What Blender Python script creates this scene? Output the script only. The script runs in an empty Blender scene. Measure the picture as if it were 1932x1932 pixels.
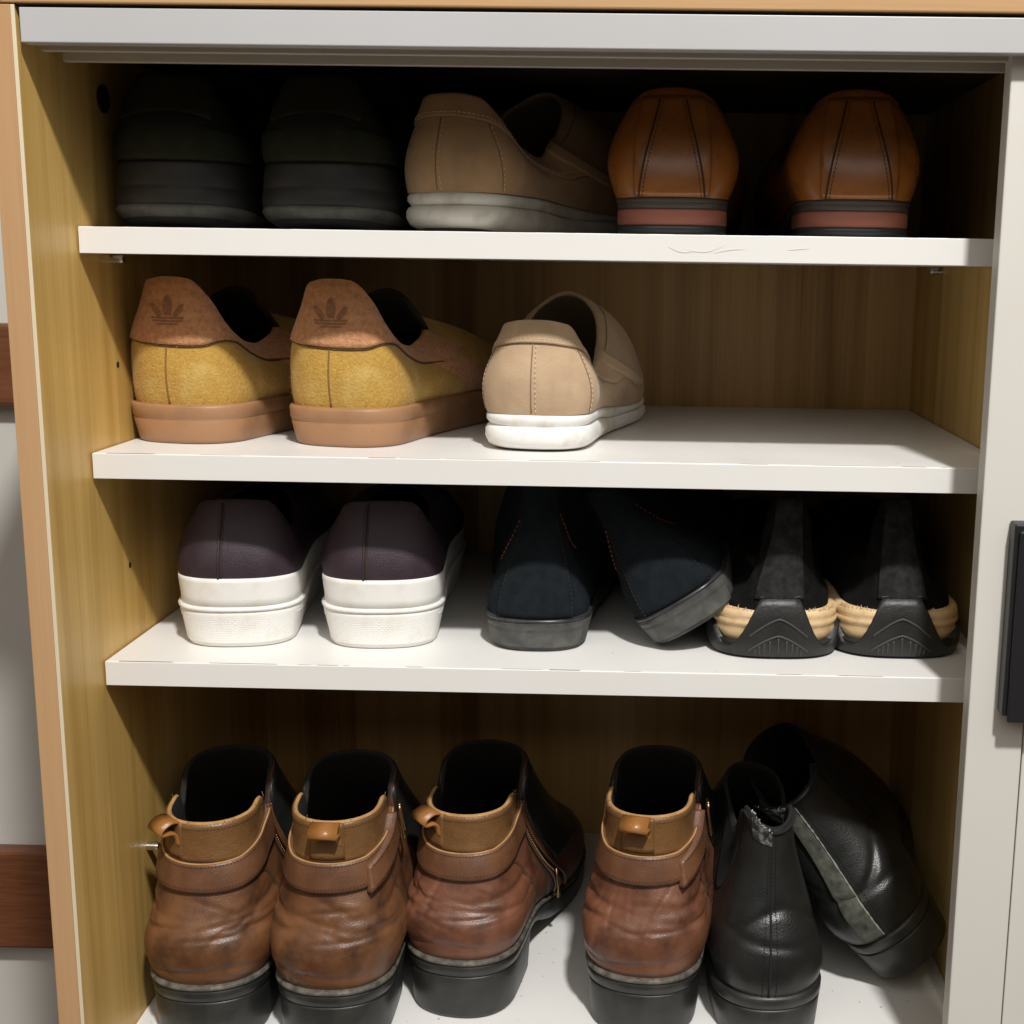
import bpy, math, random
import numpy as np
from mathutils import Matrix, Vector

rng = np.random.RandomState(7)
random.seed(7)
scene = bpy.context.scene
COL = scene.collection

# ------------------------------------------------------------------ camera
cam_d = bpy.data.cameras.new('camera')
cam = bpy.data.objects.new('camera', cam_d)
COL.objects.link(cam)
PITCH, YAW, ROLL, FPX = -0.1846, 0.0186, 0.0144, 2422.0
fwd = Vector((-math.sin(YAW) * math.cos(PITCH), math.cos(YAW) * math.cos(PITCH), math.sin(PITCH)))
rgt = Vector((math.cos(YAW), math.sin(YAW), 0))
upv = rgt.cross(fwd)
r2 = rgt * math.cos(ROLL) + upv * math.sin(ROLL)
u2 = -rgt * math.sin(ROLL) + upv * math.cos(ROLL)
m = Matrix.Identity(4)
for i in range(3):
    m[i][0], m[i][1], m[i][2] = r2[i], u2[i], -fwd[i]
m[0][3], m[1][3], m[2][3] = 0.3493, -0.7322, -0.0101
cam.matrix_world = m
cam_d.sensor_width = 36
cam_d.lens = 36 * FPX / 1932
cam_d.shift_x = (966 - 1173.06) / 1932      # the photograph is an off-centre crop
cam_d.shift_y = (958.3 - 966) / 1932
cam_d.clip_start, cam_d.clip_end = 0.01, 50
scene.camera = cam

# ------------------------------------------------------------------ world + lamp
world = bpy.data.worlds.new('World')
scene.world = world
world.use_nodes = True
bg = world.node_tree.nodes['Background']
bg.inputs[0].default_value = (1.0, 0.95, 0.86, 1)
bg.inputs[1].default_value = 0.11
ld = bpy.data.lights.new('ceiling_lamp', 'POINT')
ld.energy = 268
ld.color = (1.0, 0.98, 0.95)
ld.shadow_soft_size = 0.075
lamp = bpy.data.objects.new('ceiling_lamp', ld)
lamp.location = (0.76, -1.38, 1.75)
COL.objects.link(lamp)
ad_ = bpy.data.lights.new('ceiling_bounce', 'AREA')      # soft light returned by the pale ceiling
ad_.shape = 'RECTANGLE'; ad_.size = 5.0; ad_.size_y = 3.8
ad_.energy = 72
ad_.color = (1.0, 0.96, 0.89)
ceil_l = bpy.data.objects.new('ceiling_bounce', ad_)
ceil_l.location = (0.4, -2.8, 1.80)
COL.objects.link(ceil_l)
scene.view_settings.view_transform = 'Standard'
scene.view_settings.look = 'None'
scene.view_settings.exposure = 0.0
scene.view_settings.gamma = 1
scene.cycles.max_bounces = 8

# ------------------------------------------------------------------ materials
def mat(name, col, rough=0.5, col2=None, nscale=40, var=0.5, bump=0.0, bscale=300, detail=4,
        stretch=None, spec=0.5, sheen=0.0, coat=0.0, kind='noise', col3=None, s3=8, lo=0.35, hi=0.65,
        rvar=0.0, metallic=0.0, emit=None):
    mt = bpy.data.materials.new(name)
    mt.use_nodes = True
    nt = mt.node_tree
    N, L = nt.nodes, nt.links
    b = N['Principled BSDF']
    b.inputs['Base Color'].default_value = (*col, 1)
    b.inputs['Roughness'].default_value = rough
    b.inputs['Specular IOR Level'].default_value = spec
    b.inputs['Metallic'].default_value = metallic
    if sheen:
        b.inputs['Sheen Weight'].default_value = sheen
        b.inputs['Sheen Roughness'].default_value = 0.4
    if coat:
        b.inputs['Coat Weight'].default_value = coat
        b.inputs['Coat Roughness'].default_value = 0.25
    tc = N.new('ShaderNodeTexCoord')
    mp = N.new('ShaderNodeMapping')
    L.new(tc.outputs['Object'], mp.inputs[0])
    if stretch:
        mp.inputs['Scale'].default_value = stretch
    def noise(sc, det=detail, src=mp):
        n = N.new('ShaderNodeTexNoise')
        n.inputs['Scale'].default_value = sc
        n.inputs['Detail'].default_value = det
        n.inputs['Roughness'].default_value = 0.6
        L.new(src.outputs[0], n.inputs['Vector'])
        return n
    cur = None
    if col2:
        n = noise(nscale)
        rp = N.new('ShaderNodeValToRGB')
        rp.color_ramp.elements[0].position, rp.color_ramp.elements[1].position = lo, hi
        rp.color_ramp.elements[0].color = (*col, 1)
        rp.color_ramp.elements[1].color = (*col2, 1)
        L.new(n.outputs['Fac'], rp.inputs[0])
        cur = rp.outputs[0]
    if col3:
        n = noise(s3, 3)
        rp = N.new('ShaderNodeValToRGB')
        rp.color_ramp.elements[0].position, rp.color_ramp.elements[1].position = 0.48, 0.70
        rp.color_ramp.elements[0].color = (0, 0, 0, 1)
        rp.color_ramp.elements[1].color = (1, 1, 1, 1)
        L.new(n.outputs['Fac'], rp.inputs[0])
        mx = N.new('ShaderNodeMix')
        mx.data_type = 'RGBA'
        L.new(rp.outputs[0], mx.inputs[0])
        if cur: L.new(cur, mx.inputs[6])
        else: mx.inputs[6].default_value = (*col, 1)
        mx.inputs[7].default_value = (*col3, 1)
        cur = mx.outputs[2]
    if cur:
        L.new(cur, b.inputs['Base Color'])
    if rvar:
        n = noise(nscale * 0.7 + 5)
        mr = N.new('ShaderNodeMapRange')
        mr.inputs['To Min'].default_value = max(0.05, rough - rvar)
        mr.inputs['To Max'].default_value = rough + rvar
        mr.inputs['From Min'].default_value = 0.3
        mr.inputs['From Max'].default_value = 0.7
        L.new(n.outputs['Fac'], mr.inputs[0])
        L.new(mr.outputs[0], b.inputs['Roughness'])
    if bump:
        bp = N.new('ShaderNodeBump')
        bp.inputs['Strength'].default_value = min(1, bump)
        bp.inputs['Distance'].default_value = 0.001
        if kind == 'noise':
            n = noise(bscale, 3)
            L.new(n.outputs['Fac'], bp.inputs['Height'])
        elif kind == 'voronoi':
            n = N.new('ShaderNodeTexVoronoi')
            n.inputs['Scale'].default_value = bscale
            L.new(mp.outputs[0], n.inputs['Vector'])
            n2 = noise(bscale * 0.12, 3)
            ad = N.new('ShaderNodeMath'); ad.operation = 'MULTIPLY_ADD'
            L.new(n2.outputs['Fac'], ad.inputs[0]); ad.inputs[1].default_value = 2.0
            L.new(n.outputs['Distance'], ad.inputs[2])
            L.new(ad.outputs[0], bp.inputs['Height'])
        elif kind == 'twill':       # woven cloth: two crossed wave patterns on the surface's own metres
            tot = None
            for k, rot in enumerate((0.9, -0.9)):
                mq = N.new('ShaderNodeMapping')
                L.new(tc.outputs['UV'], mq.inputs[0])
                mq.inputs['Rotation'].default_value = (0, 0, rot)
                w = N.new('ShaderNodeTexWave')
                w.inputs['Scale'].default_value = bscale
                w.inputs['Distortion'].default_value = 0.3
                L.new(mq.outputs[0], w.inputs['Vector'])
                if tot is None: tot = w.outputs['Fac']
                else:
                    ad = N.new('ShaderNodeMath'); ad.operation = 'ADD'
                    L.new(tot, ad.inputs[0]); L.new(w.outputs['Fac'], ad.inputs[1]); tot = ad.outputs[0]
            L.new(tot, bp.inputs['Height'])
        L.new(bp.outputs[0], b.inputs['Normal'])
    return mt

def wood(name, dark, mid, light, sc=(60, 60, 3.0), rough=0.42, planks=None, axis=None):
    mt = bpy.data.materials.new(name)
    mt.use_nodes = True
    nt = mt.node_tree
    N, L = nt.nodes, nt.links
    b = N['Principled BSDF']
    b.inputs['Roughness'].default_value = rough
    tc = N.new('ShaderNodeTexCoord')
    def chain(scale, nsc, det, dist=0.0):
        mp = N.new('ShaderNodeMapping')
        mp.inputs['Scale'].default_value = scale
        L.new(tc.outputs['Object'], mp.inputs[0])
        n = N.new('ShaderNodeTexNoise')
        n.inputs['Scale'].default_value = nsc
        n.inputs['Detail'].default_value = det
        n.inputs['Roughness'].default_value = 0.65
        n.inputs['Distortion'].default_value = dist
        L.new(mp.outputs[0], n.inputs['Vector'])
        return n.outputs['Fac']
    a = chain(sc, 1.0, 5, 0.3)
    c = chain(tuple(v * 6 for v in sc[:2]) + (sc[2] * 2.2,) if axis is None else tuple(v * 6 for v in sc), 1.0, 4)
    d = chain(tuple(v * 0.25 for v in sc), 1.0, 2)
    def madd(x, k, y):
        q = N.new('ShaderNodeMath'); q.operation = 'MULTIPLY_ADD'
        L.new(x, q.inputs[0]); q.inputs[1].default_value = k
        if isinstance(y, (int, float)): q.inputs[2].default_value = y
        else: L.new(y, q.inputs[2])
        return q.outputs[0]
    s = madd(a, 0.5, madd(c, 0.28, madd(d, 0.45, -0.12)))
    if planks:   # strips printed on the laminate, each its own tone
        mp = N.new('ShaderNodeMapping')
        mp.inputs['Scale'].default_value = planks
        L.new(tc.outputs['Object'], mp.inputs[0])
        v = N.new('ShaderNodeTexVoronoi')
        v.inputs['Scale'].default_value = 1.0
        v.voronoi_dimensions = '1D'
        sx = N.new('ShaderNodeSeparateXYZ')
        L.new(mp.outputs[0], sx.inputs[0])
        ad = N.new('ShaderNodeMath'); ad.operation = 'ADD'
        L.new(sx.outputs[0], ad.inputs[0]); L.new(sx.outputs[1], ad.inputs[1])
        L.new(ad.outputs[0], v.inputs['W'])
        s2 = N.new('ShaderNodeSeparateColor')
        L.new(v.outputs['Color'], s2.inputs[0])
        s = madd(s2.outputs[0], 0.22, madd(s, 1.0, -0.11))
    rp = N.new('ShaderNodeValToRGB')
    e = rp.color_ramp.elements
    e[0].position, e[0].color = 0.30, (*dark, 1)
    e[1].position, e[1].color = 0.75, (*light, 1)
    k = e.new(0.52); k.color = (*mid, 1)
    L.new(s, rp.inputs[0])
    L.new(rp.outputs[0], b.inputs['Base Color'])
    bp = N.new('ShaderNodeBump')
    bp.inputs['Strength'].default_value = 0.12
    bp.inputs['Distance'].default_value = 0.0006
    L.new(c, bp.inputs['Height'])
    L.new(bp.outputs[0], b.inputs['Normal'])
    return mt

M = {}
M['oak'] = wood('oak_laminate', (0.46, 0.275, 0.070), (0.62, 0.40, 0.125), (0.74, 0.52, 0.205), (90, 90, 2.6), planks=(0, 13, 0))
M['oak_edge'] = wood('oak_edge_band', (0.44, 0.25, 0.12), (0.52, 0.31, 0.155), (0.58, 0.37, 0.20), (70, 70, 2.0))
M['oak_top'] = wood('oak_top', (0.42, 0.24, 0.11), (0.50, 0.30, 0.14), (0.57, 0.36, 0.18), (2.0, 70, 70), axis='x')
M['oak_back'] = wood('oak_back', (0.33, 0.18, 0.058), (0.58, 0.355, 0.135), (0.70, 0.475, 0.205), (70, 70, 2.2), planks=(24, 0, 0))
M['ceil_shade'] = mat('shade_dark_board', (0.07, 0.045, 0.025), 0.8, col2=(0.09, 0.06, 0.035), nscale=60)  # near-black tone paints the shade under the cabinet top
M['strip'] = mat('cream_edge_strip', (0.72, 0.62, 0.44), 0.5)
M['melamine'] = mat('white_melamine', (0.80, 0.79, 0.765), 0.38, col2=(0.79, 0.778, 0.75), nscale=9, bump=0.05, bscale=900, rvar=0.06)
M['mel_edge'] = mat('white_edge_band', (0.80, 0.79, 0.765), 0.45, col2=(0.79, 0.775, 0.745), nscale=14)
M['dirt'] = mat('edge_dirt', (0.16, 0.12, 0.08), 0.8)
M['scuff'] = mat('red_scuff', (0.765, 0.70, 0.66), 0.7)
M['fascia'] = mat('white_fascia', (0.49, 0.49, 0.50), 0.4, col2=(0.47, 0.467, 0.472), nscale=6)
M['rail'] = mat('rail_plastic', (0.55, 0.53, 0.47), 0.4)
M['door'] = mat('door_white', (0.67, 0.648, 0.60), 0.45, col2=(0.645, 0.622, 0.573), nscale=5, bump=0.03, bscale=700)
M['handle'] = mat('handle_black', (0.012, 0.012, 0.014), 0.42, bump=0.05, bscale=1500)
M['steel'] = mat('steel', (0.7, 0.7, 0.7), 0.25, metallic=1.0)
M['brass'] = mat('antique_brass', (0.35, 0.24, 0.13), 0.35, metallic=1.0)
M['hole'] = mat('hole_dark', (0.012, 0.011, 0.008), 0.8)
M['wall'] = mat('white_wall', (0.62, 0.60, 0.56), 0.7, col2=(0.58, 0.56, 0.52), nscale=3)
M['rail_wood'] = mat('red_brown_wood', (0.13, 0.045, 0.018), 0.35, col2=(0.19, 0.07, 0.03), nscale=6, stretch=(4, 60, 60))
M['floor'] = mat('dark_wood_floor', (0.06, 0.035, 0.02), 0.4, col2=(0.085, 0.05, 0.028), nscale=4, stretch=(1, 12, 1))

M['suede_tab'] = mat('tan_suede', (0.44, 0.205, 0.095), 0.95, col2=(0.58, 0.305, 0.16), nscale=300, bump=0.8, bscale=600, sheen=0.25, spec=0.1)
M['suede_yellow'] = mat('mustard_suede', (0.44, 0.25, 0.052), 0.95, col2=(0.55, 0.345, 0.090), nscale=420, bump=0.8, bscale=620, sheen=0.15, spec=0.1, col3=(0.60, 0.43, 0.15), s3=26, lo=.3, hi=.7)
M['emblem'] = mat('pressed_print', (0.245, 0.115, 0.065), 0.9, col2=(0.33, 0.165, 0.095), nscale=300, spec=0.1)
M['gum'] = mat('gum_rubber', (0.36, 0.19, 0.095), 0.5, col2=(0.33, 0.175, 0.085), nscale=20, bump=0.15, bscale=700, col3=(0.25, 0.13, 0.065), s3=24)
M['suede_beige'] = mat('beige_suede', (0.46, 0.325, 0.205), 0.92, col2=(0.52, 0.375, 0.245), nscale=60, bump=0.35, bscale=900, sheen=0.15, spec=0.12, col3=(0.40, 0.28, 0.185), s3=24)
M['suede_taupe_shade'] = mat('taupe_suede_shade', (0.41, 0.255, 0.13), 0.92, col2=(0.46, 0.295, 0.16), nscale=60, bump=0.35, bscale=900, sheen=0.15, spec=0.12, col3=(0.32, 0.21, 0.125), s3=24)  # browner copy of the mate's suede, with top-shelf shade in its colour
M['thread_beige'] = mat('beige_thread', (0.68, 0.52, 0.35), 0.7)
M['thread_dark'] = mat('dark_thread', (0.035, 0.018, 0.01), 0.7)
M['thread_brown'] = mat('brown_thread', (0.10, 0.05, 0.022), 0.7)
M['thread_orange'] = mat('orange_thread', (0.30, 0.075, 0.016), 0.7)
M['seam_beige'] = mat('beige_seam', (0.25, 0.155, 0.085), 0.9)
M['seam_yellow'] = mat('mustard_seam', (0.22, 0.115, 0.03), 0.9)
M['eva_white'] = mat('white_foam_rubber', (0.82, 0.81, 0.79), 0.5, col2=(0.84, 0.83, 0.81), nscale=30, col3=(0.62, 0.55, 0.45), s3=38, bump=0.1, bscale=600)
M['rubber_white'] = mat('white_rubber', (0.84, 0.83, 0.80), 0.42, col2=(0.82, 0.80, 0.765), nscale=14, col3=(0.74, 0.70, 0.62), s3=42, bump=0.06, bscale=500)
M['rubber_offwhite'] = mat('scuffed_white_rubber', (0.66, 0.63, 0.56), 0.5, col2=(0.60, 0.57, 0.5), nscale=30, col3=(0.4, 0.34, 0.26), s3=34)
M['purple'] = mat('aubergine_leather', (0.030, 0.018, 0.026), 0.5, col2=(0.040, 0.025, 0.034), nscale=70, bump=0.35, bscale=900, spec=0.35)
M['canvas_navy'] = mat('navy_canvas', (0.010, 0.0145, 0.019), 0.9, col2=(0.016, 0.022, 0.027), nscale=120, bump=0.6, bscale=520, kind='twill', spec=0.15)
M['rubber_grey'] = mat('worn_grey_rubber', (0.050, 0.050, 0.047), 0.55, col2=(0.115, 0.113, 0.102), nscale=60, bump=0.6, bscale=500, kind='twill', col3=(0.028, 0.028, 0.028), s3=36)
M['rubber_gloss'] = mat('black_gloss_rubber', (0.022, 0.022, 0.024), 0.3, col2=(0.05, 0.05, 0.05), nscale=60, rvar=0.1)
M['rubber_black'] = mat('black_rubber', (0.0095, 0.0095, 0.009), 0.5, col2=(0.019, 0.019, 0.0175), nscale=45, bump=0.25, bscale=500, rvar=0.1)
M['rib_grey'] = mat('scuffed_black_rubber', (0.048, 0.047, 0.042), 0.6)
M['knit'] = mat('black_knit', (0.011, 0.011, 0.0115), 0.95, col2=(0.024, 0.024, 0.024), nscale=160, bump=1.0, bscale=420, kind='twill', spec=0.15)
M['knit_stay'] = mat('black_ribbed_stay', (0.026, 0.026, 0.027), 0.9, col2=(0.075, 0.075, 0.075), nscale=120, bump=1.0, bscale=300, kind='twill', spec=0.2)
M['foam_cream'] = mat('cream_foam', (0.66, 0.46, 0.245), 0.6, col2=(0.72, 0.53, 0.31), nscale=40, bump=0.3, bscale=260, col3=(0.45, 0.30, 0.15), s3=60)
M['torn'] = mat('torn_edge', (0.55, 0.56, 0.53), 0.9)
M['leather_tan'] = mat('tan_polished_leather', (0.29, 0.092, 0.016), 0.30, col2=(0.37, 0.135, 0.024), nscale=35, bump=0.14, bscale=700, col3=(0.17, 0.050, 0.011), s3=20, coat=0.35, rvar=0.06)
M['heel_red'] = mat('stacked_heel_red', (0.33, 0.11, 0.07), 0.5, col2=(0.37, 0.13, 0.085), nscale=30)
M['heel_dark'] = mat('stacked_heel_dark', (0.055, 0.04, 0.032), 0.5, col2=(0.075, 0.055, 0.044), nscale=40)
M['heel_rubber'] = mat('heel_rubber_blue_black', (0.04, 0.045, 0.05), 0.3)
M['boot'] = mat('brown_boot_leather', (0.115, 0.046, 0.018), 0.42, col2=(0.19, 0.082, 0.034), nscale=24, bump=0.13, bscale=900, kind='voronoi', col3=(0.040, 0.017, 0.010), s3=30, rvar=0.12)
M['boot_red'] = mat('red_brown_boot_leather', (0.130, 0.047, 0.024), 0.42, col2=(0.205, 0.085, 0.046), nscale=24, bump=0.13, bscale=900, kind='voronoi', col3=(0.058, 0.022, 0.013), s3=30, rvar=0.08)
M['boot_strap'] = mat('boot_strap_leather', (0.105, 0.043, 0.019), 0.45, col2=(0.160, 0.070, 0.032), nscale=40, bump=0.12, bscale=1000, kind='voronoi', rvar=0.1)
M['boot_collar'] = mat('boot_collar_leather', (0.150, 0.070, 0.023), 0.4, col2=(0.205, 0.102, 0.036), nscale=30, bump=0.2, bscale=700, kind='voronoi', col3=(0.085, 0.038, 0.015), s3=30)
M['boot_tab'] = mat('boot_tab_leather', (0.28, 0.112, 0.026), 0.33, col2=(0.35, 0.155, 0.045), nscale=40, bump=0.2, bscale=700)
M['raw_edge'] = mat('raw_leather_edge', (0.47, 0.27, 0.105), 0.8, col2=(0.36, 0.19, 0.07), nscale=120)
M['lining'] = mat('dark_lining', (0.016, 0.012, 0.010), 0.9)
M['lining_beige'] = mat('beige_lining', (0.32, 0.24, 0.15), 0.9)
M['boot_sole'] = mat('boot_rubber_sole', (0.015, 0.0155, 0.0145), 0.42, col2=(0.030, 0.030, 0.027), nscale=36, bump=0.15, bscale=400, col3=(0.048, 0.047, 0.041), s3=22, rvar=0.1)
M['welt'] = mat('worn_welt', (0.045, 0.040, 0.033), 0.65, col2=(0.15, 0.135, 0.11), nscale=150, bump=0.5, bscale=500)
M['zip'] = mat('zip_tape', (0.045, 0.03, 0.026), 0.6, bump=0.5, bscale=600)
M['leather_black'] = mat('black_leather', (0.0085, 0.009, 0.0088), 0.36, col2=(0.015, 0.016, 0.0148), nscale=30, bump=0.13, bscale=900, kind='voronoi', rvar=0.08, col3=(0.022, 0.022, 0.020), s3=24)
M['elastic'] = mat('black_elastic', (0.008, 0.008, 0.008), 0.95)
M['lint'] = mat('grey_green_lint', (0.045, 0.047, 0.037), 0.95, col2=(0.105, 0.107, 0.084), nscale=90, col3=(0.014, 0.014, 0.0125), s3=60, bump=0.5, bscale=300)  # third colour paints the deep shading patches on the strip
M['torn_tab'] = mat('torn_tab_cloth', (0.02, 0.024, 0.024), 0.95, col2=(0.22, 0.23, 0.215), nscale=160, lo=.45, hi=.62)
M['lint_pale'] = mat('pale_lint', (0.24, 0.24, 0.20), 0.95)
M['grey_fabric'] = mat('grey_backing', (0.11, 0.11, 0.11), 0.9)
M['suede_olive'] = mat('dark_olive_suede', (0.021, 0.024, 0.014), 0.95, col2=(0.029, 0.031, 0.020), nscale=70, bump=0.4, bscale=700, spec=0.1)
M['sole_dark'] = mat('charcoal_sole', (0.014, 0.014, 0.014), 0.6, col2=(0.022, 0.022, 0.02), nscale=50)
M['sole_worn'] = mat('worn_toe_rubber', (0.05, 0.048, 0.042), 0.8, col2=(0.11, 0.108, 0.092), nscale=80, col3=(0.025, 0.025, 0.022), s3=40)

# ------------------------------------------------------------------ mesh helpers
def new_obj(name, verts, faces, mats, parent=None, fm=None, smooth=True, uv=None):
    me = bpy.data.meshes.new(name)
    me.from_pydata([tuple(map(float, v)) for v in verts], [], [tuple(map(int, f)) for f in faces])
    if not isinstance(mats, (list, tuple)): mats = [mats]
    for q in mats: me.materials.append(q)
    if fm is not None: me.polygons.foreach_set('material_index', np.array(fm, dtype=np.int32))
    if smooth: me.polygons.foreach_set('use_smooth', np.ones(len(me.polygons), dtype=bool))
    if uv is not None:
        ul = me.uv_layers.new(name='UVMap')
        vi = np.zeros(len(me.loops), dtype=np.int32)
        me.loops.foreach_get('vertex_index', vi)
        ul.data.foreach_set('uv', np.asarray(uv, dtype=np.float32)[vi].ravel())
    me.update()
    o = bpy.data.objects.new(name, me)
    COL.objects.link(o)
    if parent is not None: o.parent = parent
    return o

def root(name, label, cat, loc=(0, 0, 0), rot=(0, 0, 0), group=None):
    o = bpy.data.objects.new(name, None)
    COL.objects.link(o)
    o.empty_display_size = 0.03
    o.location = loc
    o.rotation_euler = rot
    o['label'] = label
    o['category'] = cat
    if group: o['group'] = group
    return o

def box(name, lo, hi, mt, parent=None, bevel=0.0008, seg=2):
    import bmesh
    bm = bmesh.new()
    bmesh.ops.create_cube(bm, size=1)
    lo, hi = Vector(lo), Vector(hi)
    for v in bm.verts:
        v.co = Vector(((v.co.x + .5) * (hi.x - lo.x) + lo.x, (v.co.y + .5) * (hi.y - lo.y) + lo.y, (v.co.z + .5) * (hi.z - lo.z) + lo.z))
    if bevel:
        bmesh.ops.bevel(bm, geom=bm.edges[:], offset=bevel, segments=seg, affect='EDGES', profile=0.5)
    me = bpy.data.meshes.new(name)
    bm.to_mesh(me); bm.free()
    me.materials.append(mt)
    o = bpy.data.objects.new(name, me)
    COL.objects.link(o)
    if parent is not None: o.parent = parent
    return o

def tube_geo(pts, r, sides=6, closed=False):
    pts = np.asarray(pts, float)
    n = len(pts)
    tang = np.gradient(pts, axis=0)
    tang /= np.linalg.norm(tang, axis=1)[:, None] + 1e-12
    ref = np.array([0.31, 0.27, 0.91])
    V, F = [], []
    rr = np.broadcast_to(r, (n,))
    for i in range(n):
        a = np.cross(tang[i], ref); a /= np.linalg.norm(a) + 1e-12
        b = np.cross(tang[i], a)
        for k in range(sides):
            t = 2 * math.pi * k / sides
            V.append(pts[i] + rr[i] * (a * math.cos(t) + b * math.sin(t)))
    for i in range(n - 1):
        for k in range(sides):
            F.append((i * sides + k, i * sides + (k + 1) % sides, (i + 1) * sides + (k + 1) % sides, (i + 1) * sides + k))
    F.append(tuple(range(sides))[::-1]); F.append(tuple((n - 1) * sides + k for k in range(sides)))
    return V, F

def tube(name, pts, r, mt, parent, sides=8):
    V, F = tube_geo(pts, r, sides)
    return new_obj(name, V, F, mt, parent)

def ribbon(name, pts, nrm, wid, th, mt, parent):
    """a strap-like solid: centre line, outward normals and width axis given per point"""
    pts, nrm, wid = map(lambda q: np.asarray(q, float), (pts, nrm, wid))
    V, F = [], []
    for p, n, w in zip(pts, nrm, wid):
        V += [p - w, p - w * .94 + n * th, p + w * .94 + n * th, p + w]
    m_ = len(pts)
    for i in range(m_ - 1):
        for k in range(4):
            F.append((i * 4 + k, i * 4 + (k + 1) % 4, (i + 1) * 4 + (k + 1) % 4, (i + 1) * 4 + k))
    F.append((3, 2, 1, 0)); F.append(tuple((m_ - 1) * 4 + k for k in range(4)))
    return new_obj(name, V, F, mt, parent)

def pchip(x, y):
    x, y = np.asarray(x, float), np.asarray(y, float)
    h = np.diff(x); d = np.diff(y) / h
    ms = np.zeros_like(y)
    for i in range(1, len(x) - 1):
        if d[i - 1] * d[i] > 0:
            w1, w2 = 2 * h[i] + h[i - 1], h[i] + 2 * h[i - 1]
            ms[i] = (w1 + w2) / (w1 / d[i - 1] + w2 / d[i])
    def f(q):
        q = np.clip(np.asarray(q, float), x[0], x[-1])
        i = np.clip(np.searchsorted(x, q) - 1, 0, len(x) - 2)
        t = (q - x[i]) / h[i]
        return ((1 + 2 * t) * (1 - t) ** 2 * y[i] + t * (1 - t) ** 2 * h[i] * ms[i]
                + t * t * (3 - 2 * t) * y[i + 1] + t * t * (t - 1) * h[i] * ms[i + 1])
    return f

def KF(d):
    if callable(d): return d
    if isinstance(d, (int, float)): return lambda q: np.full(np.shape(q), float(d))
    k = sorted(d)
    return pchip(k, [d[a] for a in k])

A1, A2 = 0.16, 0.34
def outline(q, L, wh, rh, wb, ub, pe=1.0, pt=1.0, waist=0.0, bend=0.0):
    """closed plan curve; q in (-.5,.5], 0 = heel back, .5 = toe; -> lateral, length"""
    q = (np.asarray(q, float) + 0.5) % 1.0 - 0.5
    a = np.abs(q); sg = np.where(q < 0, -1.0, 1.0)
    ah, bh = wh / 2, wb / 2
    t1 = np.clip(a / A1, 0, 1) * math.pi / 2
    v1 = ah * np.sin(t1) ** pe; u1 = rh * (1 - np.maximum(np.cos(t1), 0) ** pe)
    t2 = np.clip((a - A1) / (A2 - A1), 0, 1)
    sm = t2 * t2 * (3 - 2 * t2)
    v2 = ah + (bh - ah) * sm - waist * np.sin(math.pi * t2) ** 2; u2 = rh + (ub - rh) * t2
    t3 = np.clip((a - A2) / (0.5 - A2), 0, 1) * math.pi / 2
    v3 = bh * np.maximum(np.cos(t3), 0) ** pt; u3 = ub + (L - ub) * np.sin(t3) ** pt
    v = np.where(a < A1, v1, np.where(a < A2, v2, v3)) * sg
    u = np.where(a < A1, u1, np.where(a < A2, u2, u3))
    return v + bend * (u / L) ** 2, u

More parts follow.
